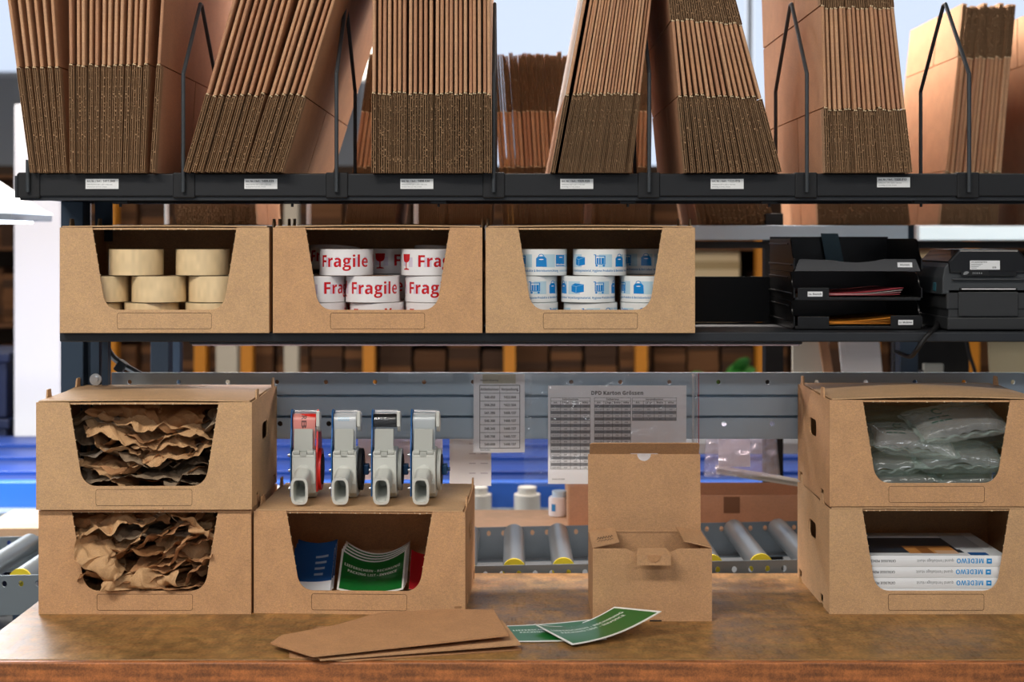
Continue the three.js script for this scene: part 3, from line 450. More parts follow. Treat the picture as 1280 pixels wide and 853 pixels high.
fillPaper(boxE, [
  { n: 'lowest at the left', kind: 'lips', c: [-0.07, 0.048, -0.014], w: 0.16, l: 0.15, h: 0.036, amp: 0.0150, roll: -0.15, m: 1 },
  { n: 'pale fold spilling over the sill', kind: 'fold', c: [0.0, 0.054, 0.016], w: 0.14, l: 0.14, h: 0.036, amp: 0.0150, roll: 0.25, tilt: 0.1, m: 2, out: 0.03 },
  { n: 'fold at the lower right', kind: 'lips', c: [0.08, 0.062, 0.0], w: 0.14, l: 0.14, h: 0.034, amp: 0.0175, roll: 0.05, m: 0, out: 0.012 },
  { n: 'long hollow fold low at the left', kind: 'lips', c: [-0.055, 0.078, 0.002], w: 0.18, l: 0.15, h: 0.036, amp: 0.0163, roll: 0.15, m: 1, out: 0.02 },
  { n: 'fold spilling out at the left', kind: 'fold', c: [-0.1, 0.1, 0.016], w: 0.11, l: 0.12, h: 0.028, amp: 0.0187, roll: -0.7, m: 2, out: 0.032 },
  { n: 'dark hollow fold in the centre', kind: 'lips', c: [-0.01, 0.104, -0.012], w: 0.16, l: 0.15, h: 0.046, amp: 0.0175, roll: 0.2, m: 1 },
  { n: 'hollow fold at the right', kind: 'lips', c: [0.085, 0.1, 0.002], w: 0.13, l: 0.15, h: 0.05, amp: 0.0187, roll: 0.6, m: 0, out: 0.014 },
  { n: 'large fold at the upper left', kind: 'lips', c: [-0.075, 0.134, 0.0], w: 0.15, l: 0.15, h: 0.036, amp: 0.0187, roll: 0.12, tilt: -0.3, m: 2, out: 0.014 },
  { n: 'slanting fold right of the centre', kind: 'lips', c: [0.04, 0.128, -0.008], w: 0.16, l: 0.14, h: 0.036, amp: 0.0163, roll: 0.5, m: 0 },
  { n: 'standing flap at the upper right', kind: 'wave', c: [0.095, 0.145, -0.008], w: 0.12, l: 0.1, h: 0.08, amp: 0.0187, roll: -0.5, m: 2 },
  { n: 'pale torn fold at the top centre', kind: 'lips', c: [-0.005, 0.156, -0.024], w: 0.17, l: 0.15, h: 0.024, amp: 0.0163, roll: -0.08, m: 3 },
  { n: 'top fold under the lid', kind: 'fold', c: [-0.06, 0.168, -0.05], w: 0.2, l: 0.15, h: 0.014, amp: 0.0125, m: 1 }], 'lower left box', 'crumpled paper in the lower left box');

// ---------------------------------------------------------------- tape dispensers on box F
function dispenser(label, px, Z, { plate2, tapeMat, top, wheel, turn = 0, lift = 0, knob }) {
  const g = thing('tape_dispenser', label, 'tape dispenser', [wx(px, Z), boxF.position.y + 0.192 + 0.0064, -Z], turn, 'tape dispensers on the lid');
  // housing: profile in (z, y), towards the viewer = +
  const hs = new THREE.Shape(); hs.moveTo(-0.004, 0.012); hs.lineTo(0.004, 0.03); hs.lineTo(0.003, 0.084); hs.lineTo(-0.004, 0.09); hs.lineTo(-0.05, 0.092); hs.quadraticCurveTo(-0.098, 0.08, -0.096, 0.045); hs.quadraticCurveTo(-0.09, 0.008, -0.05, 0.002); hs.lineTo(-0.02, 0.002); hs.closePath();
  const fx = (s, w, b = 0) => ext(s, w, b).translate(0, 0, -w / 2).rotateY(-Math.PI / 2).scale(1, 1, 1);
  // extX maps shape x to +z
  part('housing', uvm(fx(hs, 0.04, 0.003).translate(0.0, 0, 0)), M.greyPlastic, g);
  part('housing_rim', [span(-0.0225, -0.0195, 0.03, 0.092, -0.02, 0.0065, 0.001), span(0.0195, 0.0225, 0.03, 0.092, -0.02, 0.0065, 0.001), span(-0.0225, 0.0225, 0.081, 0.084, -0.002, 0.0065, 0.001)], M.greyPlastic, g);
  // grip: hollow rounded tube coming forward and down
  const path = [V(0, 0.046, -0.012), V(0, 0.04, 0.012), V(0, 0.0325, 0.045), V(0, 0.0275, 0.078)];
  const curve = new THREE.CatmullRomCurve3(path), N = 18, K = 32, ring = (w, h, k) => { const a = k / K * Math.PI * 2, c = Math.cos(a), s = Math.sin(a), e = 0.55; return [w * Math.sign(c) * Math.abs(c) ** e, h * Math.sign(s) * Math.abs(s) ** e * 1]; };
  const skin = (w0, w1, h0, h1, out) => patch(K, N, (u, v) => { const q = curve.getPoint(v), t = v, rib = out && v > 0.2 && v < 0.72 ? 0.0017 * (0.5 + 0.5 * Math.sin(v * 62)) : 0, [a, b] = ring(w0 + (w1 - w0) * t + rib, h0 + (h1 - h0) * t + rib, out ? u * K : (1 - u) * K); const sl = 0.12 * b; return [q.x + a, q.y + b, q.z + sl]; });
  part('grip', [skin(0.0128, 0.0162, 0.0165, 0.0262, true), skin(0.0085, 0.0115, 0.012, 0.0212, false), patch(K, 1, (u, v) => { const q = curve.getPoint(1), [a, b] = ring(v > 0.5 ? 0.0115 : 0.0162, v > 0.5 ? 0.0212 : 0.0262, u * K); return [q.x + a, q.y + b, q.z + 0.12 * b]; })], M.greyPlastic, g);
  part('grip_socket', [new THREE.SphereGeometry(1, 28, 18).scale(0.019, 0.023, 0.013).translate(0, 0.044, 0.003)], M.greyPlastic, g);
  // left metal side plate
  const ps = shape([[0.004, 0.004], [0.004, 0.1], [-0.006, 0.135], [-0.008, 0.166], [-0.02, 0.172], [-0.05, 0.166], [-0.09, 0.1], [-0.1, 0.045], [-0.075, 0.006]]);
  part('side_plate', uvm(fx(ps, 0.0022).translate(-0.0255, 0, 0)), M.bluePlate, g);
  for (const [y, z] of [[0.083, -0.012], [0.052, -0.02], [0.016, -0.02]]) part('screw', [cyl(0.0042, 0.004, 'x', -0.0286, y, z, 12), cyl(0.003, 0.004, 'x', -0.031, y, z, 8)], M.steel, g);
  if (plate2) { const ps2 = shape([[-0.006, 0.012], [-0.004, 0.088], [-0.018, 0.14], [-0.02, 0.168], [-0.032, 0.17], [-0.055, 0.15], [-0.09, 0.1], [-0.1, 0.045], [-0.075, 0.004]]); part('right_plate', uvm(fx(ps2, 0.003).translate(0.0243, 0, 0)), M.red, g); }
  // reel at the right with hub
  part('reel', [cyl(0.041, 0.007, 'x', 0.0275, 0.05, -0.046, 40)], wheel, g);
  part('hub', [cyl(0.03, 0.002, 'x', 0.0316, 0.05, -0.046, 32)], M.dark, g);
  if (knob) part('hub_knob', [rbox(0.011, 0.021, 0.021, 0.003, 0.0375, 0.05, -0.046), cyl(0.004, 0.006, 'x', 0.045, 0.05, -0.046, 12)], M.blueKnob, g);
  // flap with hinge
  part('guide_flap', uvm(new RoundedBoxGeometry(0.037, 0.044, 0.005, 2, 0.0015).rotateX(-0.12).translate(-0.0015, 0.113, -0.003)), M.greyDark, g);
  part('hinge', [cyl(0.0062, 0.012, 'x', -0.0145, 0.0895, 0.001, 16), cyl(0.0062, 0.012, 'x', 0.0125, 0.0895, 0.001, 16), rbox(0.014, 0.011, 0.007, 0.0015, -0.001, 0.086, 0.003)], M.greyDark, g);
  // tape over the roller
  const Rr = 0.014, yc = 0.149, zc = -0.026;
  const strip = sheet(4, 24, 0.0005, (u, v) => { const x = -0.0225 + u * 0.043; if (v < 0.5) { const f = v / 0.5; return [x, 0.095 + f * (yc - 0.095), -0.0125 + f * 0.0008]; } const a = (v - 0.5) / 0.5 * Math.PI * 0.62; return [x, yc + Math.sin(a) * Rr + top.rise * u * (v > 0.5 ? (v - 0.5) * 2 : 0) * -1, zc + Math.cos(a) * Rr]; });
  part('tape_strip', strip.all(), tapeMat, g);
  part('roller', [cyl(Rr - 0.0008, 0.045, 'x', -0.001, yc, zc, 28)], top.roller, g);
  const teeth = []; for (let k = 0; k < 15; k++) teeth.push(new THREE.ConeGeometry(0.0016, 0.005, 4).translate(-0.021 + k * 0.003, 0.1665, -0.036));
  part('cutter_blade', [box(0.046, 0.003, 0.006, 0, 0.164, -0.037), ...teeth], M.steel, g);
  part('end_cap', [cyl(0.0185, 0.006, 'x', 0.0268, 0.146, -0.022, 28), rbox(0.007, 0.03, 0.013, 0.002, 0.0266, 0.154, -0.008)], M.greyPlastic, g);
  return g;
}
{
  const redTape = std('#ffffff', 0.3, 0, { map: canvasTex(256, 256, (c, w, h) => { c.fillStyle = '#dd8f86'; c.fillRect(0, 0, w, h); c.save(); c.translate(96, 8); c.rotate(Math.PI / 2); c.fillStyle = '#6b4a48'; c.font = 'bold 82px sans-serif'; c.fillText('ARBR', 0, 0); c.restore(); }) });
  const silver = std('#ffffff', 0.25, 0.1, { map: canvasTex(256, 256, (c, w, h) => { c.fillStyle = '#c3c8cb'; c.fillRect(0, 0, w, h); c.strokeStyle = '#8fb6cf'; c.lineWidth = 6; for (let k = 0; k < 4; k++) c.strokeRect(50 + k * 34, 96, 20, 26); }) });
  const clear = phys({ color: '#f4f4ee', roughness: 0.06, transmission: 0.9, thickness: 0 });
  const pale = std('#b9c0c2', 0.22, 0.1);
  const F = boxF;
  dispenser('grey tape dispenser with red frame and red tape, leftmost of four', 380, 2.775, { plate2: true, tapeMat: redTape, top: { rise: 0.004, roller: M.red }, wheel: M.red, turn: 0.03, knob: false });
  dispenser('grey tape dispenser with silver printed tape, second from the left', 431, 2.775, { tapeMat: silver, top: { rise: 0, roller: M.greyDark }, wheel: M.dark, turn: 0.0, knob: true });
  dispenser('grey tape dispenser with clear tape over a black roller, third from left', 481, 2.775, { tapeMat: M.film, top: { rise: 0, roller: M.black }, wheel: M.greyDark, turn: 0.0, knob: true });
  dispenser('grey tape dispenser with pale grey tape, rightmost of four', 530, 2.775, { tapeMat: pale, top: { rise: 0, roller: M.greyDark }, wheel: M.greyPlastic, turn: -0.02, knob: true });
}

// ---------------------------------------------------------------- opened mailer box
{
  const Z0 = 2.62, w = 0.2196, h = 0.134, d = 0.158, T = 0.0022, W = w / 2;
  const g = thing('mailer_box', 'small brown mailer box standing open on the bench with its lid up', 'box', [wx(815.5, Z0), 0.9, -Z0]);
  const fs = new THREE.Shape(); fs.moveTo(-W, 0); fs.lineTo(W, 0); fs.lineTo(W, h); fs.lineTo(0.048, h); fs.lineTo(0.036, h - 0.006); fs.lineTo(-0.036, h - 0.006); fs.lineTo(-0.048, h); fs.lineTo(-W, h); fs.closePath();
  part('front_panel', uvm(ext(fs, T).translate(0, 0, -T)), M.mailer, g);
  part('back_panel', span(-W, W, 0, h, -d, -d + T), M.mailer, g);
  for (const q of [-1, 1]) part('side_panel', span(q * W, q * (W - T), 0, h, -d + T, -T), M.mailer, g);
  part('base', span(-W + T, W - T, 0.0005, 0.003, -d + T, -T), M.mailer, g);
  // lid: raised, leaning slightly back, thumb notch at its top edge
  const lid = new THREE.Group(); lid.name = 'lid'; lid.position.set(0, h + 0.0005, -d + 0.001); lid.rotation.x = -0.05; g.add(lid);
  const lh = 0.149, ls = new THREE.Shape(); ls.moveTo(-W, 0); ls.lineTo(W, 0); ls.lineTo(W, lh); ls.lineTo(0.0135, lh); ls.absarc(0, lh, 0.0135, 0, Math.PI, true); ls.lineTo(-W, lh); ls.closePath();
  part('lid_panel', uvm(ext(ls, T).translate(0, 0, -T)), M.mailer, lid);
  const ts = new THREE.Shape(); ts.moveTo(-W + 0.003, 0); ts.lineTo(-0.028, 0); ts.lineTo(-0.026, 0.002); ts.lineTo(0.026, 0.002); ts.lineTo(0.028, 0); ts.lineTo(W - 0.003, 0); ts.lineTo(W - 0.003, 0.023); ts.quadraticCurveTo(W - 0.003, 0.03, W - 0.01, 0.03); ts.lineTo(-W + 0.01, 0.03); ts.quadraticCurveTo(-W + 0.003, 0.03, -W + 0.003, 0.023); ts.closePath();
  const tf = part('tuck_flap', uvm(ext(ts, T).translate(0, 0, -T)), M.mailer, lid); tf.position.set(0, lh, -0.0005); tf.rotation.x = 0.72;
  part('crease', span(-W + 0.002, W - 0.002, h - 0.002, h + 0.0022, -d + T, -d + T + 0.0012, 0.0005), M.mailer, g);
  // dust flaps
  for (const q of [-1, 1]) {
    const hinge = new THREE.Group(); hinge.name = 'dust_flap'; hinge.position.set(q * (W - 0.001), h, -0.004); g.add(hinge);
    const f = shape([[0, 0], [0, -0.148], [-q * 0.05, -0.138], [-q * 0.05, -0.012]]);
    const fg = uvm(ext(f, T).rotateX(-Math.PI / 2).scale(1, 1, -1)); const pm = fg.attributes.position; for (let i = 0; i < pm.count; i += 3) { const a = [pm.getX(i), pm.getY(i), pm.getZ(i)]; pm.setXYZ(i, pm.getX(i + 2), pm.getY(i + 2), pm.getZ(i + 2)); pm.setXYZ(i + 2, ...a); } fg.computeVertexNormals();
    const m = part('flap_panel', fg, M.mailer, hinge); hinge.rotation.z = q < 0 ? 0.16 : -0.2;
    if (q < 0) { const t = canvasTex(256, 160, (c, ww, hh) => { c.clearRect(0, 0, ww, hh); c.strokeStyle = '#2b2018'; c.lineWidth = 7; c.lineCap = 'round'; c.beginPath(); c.moveTo(20, 70); for (let k = 0; k < 12; k++) c.quadraticCurveTo(26 + k * 18, k % 2 ? 22 : 96, 36 + k * 18, 62); c.stroke(); c.lineWidth = 5; c.beginPath(); c.moveTo(20, 118); for (let k = 0; k < 10; k++) c.quadraticCurveTo(28 + k * 21, k % 2 ? 92 : 140, 40 + k * 21, 116); c.stroke(); });
      const pr = part('print', new THREE.PlaneGeometry(0.036, 0.07).rotateX(-Math.PI / 2).translate(0.026, T + 0.0004, -0.055), std('#ffffff', 0.9, 0, { map: t, transparent: true, alphaTest: 0.4 }), hinge); }
  }
  // locking tab on the front edge: top face, turned-down lip with half-round tongue
  const tab = new THREE.Group(); tab.name = 'lock_tab'; tab.position.set(0.0, h - 0.006, 0); g.add(tab);
  const tp = shape([[-0.026, 0.0], [0.026, 0], [0.031, 0.034], [-0.031, 0.034]]);
  const top = part('tab_top', uvm(ext(tp, T).rotateX(Math.PI / 2)), M.mailer, tab); top.position.set(0, 0.006, -0.006); top.rotation.x = 0.15;
  const lp = new THREE.Shape(); lp.moveTo(-0.031, 0); lp.lineTo(-0.031, -0.019); lp.lineTo(0.031, -0.019); lp.lineTo(0.031, 0); lp.lineTo(0.012, 0); lp.lineTo(-0.012, 0); lp.closePath();
  part('tab_lip', uvm(ext(lp, T).translate(0, 0.0008, 0.0275)), M.mailer, tab);
  const tn = new THREE.Shape(); tn.absarc(0, 0, 0.0125, Math.PI, 0, false); tn.closePath();
  part('tab_tongue', uvm(ext(tn, 0.0012).translate(0, 0.0004, 0.0298)), M.blank, tab);
  part('base_slot', box(0.022, 0.0024, 0.0012, 0.006, 0.0012, 0.0003), M.dark, g);
}

// ---------------------------------------------------------------- flat box blanks on the bench
function blank(label, pts, y0, tiltX, tiltZ, slots, mat) {
  const s = shape(pts.map(([x, z]) => [x, z])); for (const [x, z, a, b] of slots) { const p = new THREE.Path(); p.absellipse(x, z, a, b, 0, Math.PI * 2, true, 0.25); s.holes.push(p); }
  const c = pts.reduce((q, p) => [q[0] + p[0] / pts.length, q[1] + p[1] / pts.length], [0, 0]);
  const g = uvm(ext(s, 0.0026).translate(-c[0], -c[1], 0).rotateX(-Math.PI / 2));      // shape y = depth Z (away from the viewer)
  const m = solo('flat_box_blank', g, mat, label, 'cardboard', 'flat box blanks lying on the bench');
  m.position.set(c[0], y0, -c[1]); m.rotation.set(tiltX, 0, tiltZ); return m;
}
{
  const w = (px, py, Y = 0.9) => { const Z = (EYE - Y) * FPX / (py - HOR); return [wx(px, Z), Z]; };
  blank('flat brown box blank at the bottom of the small pile on the bench', [w(362, 823), w(430, 828), w(652, 814), w(622, 790), w(360, 800)], 0.9004, 0, 0.002, [], M.blank);
  blank('flat brown box blank in the middle of the small pile on the bench', [w(400, 826, 0.905), w(651, 808, 0.91), w(628, 778, 0.91), w(500, 782, 0.905), w(380, 803, 0.905)], 0.9075, 0.004, 0.02, [], M.mailer);
  blank('flat brown box blank on top of the small pile on the bench', [w(338, 806, 0.91), w(391, 825, 0.908), w(636, 799, 0.918), w(617, 768, 0.918), w(560, 767, 0.916), w(470, 771, 0.914), w(420, 785, 0.912), w(352, 797, 0.91)], 0.9165, 0.012, 0.03, [[-0.34, 2.52, 0.012, 0.008], [-0.235, 2.6, 0.014, 0.003], [-0.1, 2.63, 0.007, 0.004]], M.blank);
}

// ---------------------------------------------------------------- green document pouches
const pouchTex = canvasTex(768, 540, (c, w, h) => {
  c.fillStyle = '#eef0ea'; c.fillRect(0, 0, w, h); c.fillStyle = '#12692a'; c.fillRect(22, 22, w - 44, h - 44);
  c.fillStyle = '#e6efe2'; c.font = 'bold 50px sans-serif'; c.fillText('LIEFERSCHEIN - RECHNUNG', 46, 190, 660); c.fillText('PACKING LIST - INVOICE', 90, 260, 580);
});
const pouchMat = std('#ffffff', 0.3, 0, { map: pouchTex }), pouchBack = std('#e4e6dc', 0.6);
function pouch(label, C, sag, curl, matTop = pouchMat, back = pouchBack) {    // C = corners far-left, far-right, near-left, near-right as [x, y, Z]
  const g = thing('document_pouch', label, 'document pouch', [C[2][0], 0.9, -C[2][2]], 0, 'document pouches');
  const s = sheet(24, 18, 0.0012, (u, v) => { const a = (i) => (C[0][i] * (1 - u) + C[1][i] * u) * v + (C[2][i] * (1 - u) + C[3][i] * u) * (1 - v); let y = a(1) - sag * Math.sin(Math.PI * u) * (0.5 + 0.5 * v) + curl(u, v); return [a(0) - C[2][0], Math.max(0.0018, y - 0.9), -a(2) + C[2][2]]; });
  part('front_sheet', s.top, matTop, g); part('backing_sheet', s.under, back, g); return g;
}
pouch('green and white document pouch lying flat, partly under the brown box blanks', [[-0.016, 0.904, 2.575], [0.142, 0.909, 2.6], [0.008, 0.903, 2.478], [0.166, 0.904, 2.49]], 0.002, () => 0);
pouch('green and white document pouch with curled corners leaning against the mailer box', [[0.040, 0.914, 2.551], [0.188, 0.93, 2.609], [0.1033, 0.906, 2.448], [0.264, 0.941, 2.512]], 0.017, (u, v) => 0.006 * (1 - v) * u * u);

// ---------------------------------------------------------------- pouches inside box F
{
  const bz = -2.67, by = 0.904;
  const lean = (label, x0, x1, ya, yb, za, zb, bend, top, back, group) => {
    const g = thing('document_pouch', label, 'document pouch', [(x0 + x1) / 2, by, bz], 0, group), w = x1 - x0;
    const s = sheet(14, 10, 0.0012, (u, v) => [(u - 0.5) * w, ya + (yb - ya) * v + bend * (Math.abs(2 * u - 1) ** 2) * (0.3 + 0.7 * v), za + (zb - za) * v]);
    part('front_sheet', s.top, top, g); part('backing_sheet', s.under, back, g);
  };
  const blueT = std('#ffffff', 0.35, 0, { map: canvasTex(256, 256, (c, w, h) => { c.fillStyle = '#e9eef2'; c.fillRect(0, 0, w, h); c.fillStyle = '#12508f'; c.fillRect(0, 0, w, 190); c.fillStyle = '#9fb4c9'; for (let k = 0; k < 4; k++) c.fillRect(140, 30 + k * 36, 80 - k * 8, 14); }) });
  const redT = std('#b01722', 0.4);
  const X = (px) => wx(px, 2.84);
  for (let k = 0; k < 3; k++) lean(`blue and white document pouch in the box under the dispensers, ${['front', 'middle', 'rear'][k]} of three`, X(366 + k), X(416 + k), 0.004, 0.07 + 0.006 * k, -0.13 - 0.012 * k, -0.2 - 0.012 * k, 0.008, blueT, pouchBack, 'blue pouches in the box under the dispensers');
  for (let k = 0; k < 4; k++) lean(`green document pouch in the box under the dispensers, ${['front', 'second', 'third', 'rear'][k]} of four`, X(424 + k), X(506 + k), 0.003 + 0.002 * k, 0.046 + 0.003 * k, -0.13 - 0.01 * k, -0.22 - 0.01 * k, 0.026, pouchMat, pouchBack, 'green pouches in the box under the dispensers');
  lean('red document pouch at the right in the box under the dispensers', X(512), X(549), 0.004, 0.06, -0.15, -0.22, 0.01, redT, pouchBack, null);
}

// ---------------------------------------------------------------- catalogues in box H
{
  const spine = canvasTex(1024, 72, (c, w, h) => { c.fillStyle = '#eef3f6'; c.fillRect(0, 0, w, h); c.save(); c.translate(w, h); c.rotate(Math.PI); c.fillStyle = '#1593e0'; c.fillRect(96, 20, 34, 34); c.fillStyle = '#eef3f6'; c.fillRect(104, 34, 16, 8); c.fillStyle = '#1593e0'; c.font = 'bold 44px sans-serif'; c.fillText('MEDEWO', 146, 54, 180); c.fillStyle = '#5b6166'; c.font = '26px sans-serif'; c.fillText("quand l'emballage réunit", 342, 48, 240); c.fillStyle = '#2a2e32'; c.font = 'bold 24px sans-serif'; c.fillText('CATALOGUE PRINCIPAL', 720, 46, 190); c.font = '22px sans-serif'; c.fillText('2021/2022', 922, 46, 90); c.restore(); });
  const cover = canvasTex(512, 512, (c, w, h) => { c.fillStyle = '#dfe6ea'; c.fillRect(0, 0, w, h); c.fillStyle = '#2a3440'; c.fillRect(60, 120, 330, 330); c.fillStyle = '#c98d4e'; c.fillRect(210, 300, 160, 160); c.fillStyle = '#8c5a2c'; c.fillRect(250, 330, 40, 130); c.fillStyle = '#d8b28f'; c.fillRect(300, 400, 70, 70); c.fillStyle = '#14589c'; c.fillRect(400, 440, 60, 60); c.fillRect(0, 470, 60, 30); c.fillStyle = '#b8c0c6'; c.fillRect(380, 60, 90, 320); });
  const mS = std('#ffffff', 0.3, 0, { map: spine }), mC = std('#ffffff', 0.35, 0, { map: cover }), mP = std('#e9e6de', 0.8);
  const th = 0.0205, names = ['bottom catalogue of the stack, sunk below the cut-out', 'second catalogue from the bottom, sunk below the cut-out', 'lowest of three white catalogue spines in the cut-out', 'middle one of three white catalogue spines', 'top white catalogue, its coloured cover showing'];
  for (let k = 0; k < 5; k++) {
    const g = thing('catalogue', names[k], 'catalogue', [(0.634 + 0.931) / 2 + [0.001, -0.001, 0.0, -0.0008, 0.0008][k], 0.9042 + k * (th + 0.0002), -2.6805], [0, 0.004, -0.003, 0.003, 0][k], 'white catalogues in the lower right box');
    const w = 0.297, dd = 0.21;
    part('page_block', box(w - 0.004, th - 0.002, dd - 0.004, 0, th / 2, -dd / 2), mP, g);
    part('cover', [box(w, 0.0008, dd, 0, 0.0005, -dd / 2)], mP, g);
    const tg = new THREE.PlaneGeometry(w, dd - 0.001); part('front_cover', sheet(1, 1, 0.0006, (u, v) => [(u - 0.5) * w, th - 0.0002, -0.0005 - v * (dd - 0.001)]).all(), mC, g);
    part('spine', sheet(1, 6, 0.0007, (u, v) => [(u - 0.5) * w, v * (th - 0.0004) + 0.0002, 0.0012 * Math.sin(Math.PI * v)]).all(), mS, g);
  }
}

// ---------------------------------------------------------------- air pillows in box G
{
  seed = 5150;
  const printT = canvasTex(512, 256, (c, w, h) => { c.fillStyle = '#f2f6f4'; c.fillRect(0, 0, w, h); c.strokeStyle = c.fillStyle = '#6aa596'; c.lineWidth = 9; c.beginPath(); c.arc(150, 150, 26, 0.3, 5.6); c.stroke(); c.font = 'bold 30px sans-serif'; for (const y of [60, 94]) { c.fillRect(70, y, 40, 9); c.fillRect(118, y, 24, 9); c.fillRect(150, y, 46, 9); } });
  const film = (map) => phys({ color: map ? '#ffffff' : '#e3ede9', map: map || null, roughness: 0.1, transmission: 0.84, thickness: 0, ior: 1.5, specularIntensity: 1 });
  const fA = film(null), fB = film(printT);
  function pillow(label, px, py, Z, w, l, hgt, turn, tilt, roll, mat) {
    const ph = [...Array(6)].map(() => rr(0, 6.28));
    const half = (sgn) => patch(44, 30, (u, v) => {
      const U = 2 * u - 1, W = 2 * v - 1, e = Math.max(0, 1 - U ** 4) * Math.max(0, 1 - W ** 4), hgtf = Math.sqrt(e);
      const rim = Math.exp(-(1 - Math.abs(W)) * 5), rimU = Math.exp(-(1 - Math.abs(U)) * 5), wr = (rim * 0.0075 * Math.abs(Math.sin(u * 17 + ph[0] + 1.6 * Math.sin(u * 7 + ph[3]))) * (1 - U * U) + rimU * 0.006 * Math.abs(Math.sin(v * 12 + ph[1] + Math.sin(v * 9 + ph[4]))) * (1 - W * W)) * (sgn > 0 ? 1 : 0.5);
      const pinch = 1 - 0.05 * (1 - W * W), pw = 1 - 0.06 * (1 - U * U);
      return [U * w / 2 * pinch * (Math.abs(U) > 0.99 ? 1.02 : 1), sgn * hgtf * hgt / 2 + wr * 0.8 + 0.003 * Math.sin(u * 9 + ph[2]) * Math.abs(W) ** 3, W * l / 2 * pw];
    });
    const top = half(1), bot = half(-1), idx = bot.index.array; for (let i = 0; i < idx.length; i += 3) { const a = idx[i]; idx[i] = idx[i + 2]; idx[i + 2] = a; } bot.computeVertexNormals();
    const g = thing('air_pillow', label, 'air pillow', [wx(px, Z), wy(py, Z), -Z], turn, 'air pillows in the upper right box'); g.rotation.set(tilt, turn, roll);
    part('film', [top, bot], mat, g);
    const seam = (q) => sheet(40, 1, 0.0003, (u, v) => [(u - 0.5) * w * 0.99, 0.0035 * Math.sin(u * 28 + ph[4] + q) * (1 - (2 * u - 1) ** 2), q * (l / 2 * (1 - 0.06 * (1 - (2 * u - 1) ** 2)) + v * 0.007 - 0.001)]).all();
    part('seam', seam(1), fA, g); part('seam', seam(-1), fA, g);
    const es = (q) => sheet(1, 20, 0.0003, (u, v) => [q * (w / 2 * (1 - 0.05 * (1 - (2 * v - 1) ** 2)) + u * 0.009 - 0.001), 0.002 * Math.sin(v * 20 + ph[5]), (v - 0.5) * l * 0.98]).all();
    part('end_seam', es(1), fA, g); part('end_seam', es(-1), fA, g);
  }
  const b = (s) => `clear air pillow in the upper right box, ${s}`;
  pillow(b('bottom left, half hidden by the sill'), 1122, 597, 2.76, 0.15, 0.13, 0.042, 0.1, 0.1, 0, fA);
  pillow(b('bottom right, half hidden by the sill'), 1215, 598, 2.76, 0.15, 0.13, 0.042, -0.1, 0.1, 0, fA);
  pillow(b('lower left below the middle pillow'), 1098, 578, 2.76, 0.14, 0.13, 0.045, 0.15, 0.12, 0.05, fA);
  pillow(b('third from the top, right of centre'), 1194, 570, 2.745, 0.165, 0.125, 0.05, -0.06, 0.2, 0.03, fA);
  pillow(b('behind at the right edge'), 1228, 545, 2.86, 0.15, 0.12, 0.04, 0.1, 0.2, 0.1, fA);
  pillow(b('second from the top, at the left'), 1140, 551, 2.745, 0.155, 0.12, 0.046, -0.16, 0.22, -0.08, fB);
  pillow(b('dim one at the back left'), 1120, 521, 2.88, 0.16, 0.11, 0.036, 0, 0.1, 0, fA);
  pillow(b('topmost with green print at its left'), 1194, 528, 2.745, 0.172, 0.12, 0.046, 0.14, 0.3, 0.07, fB);
}

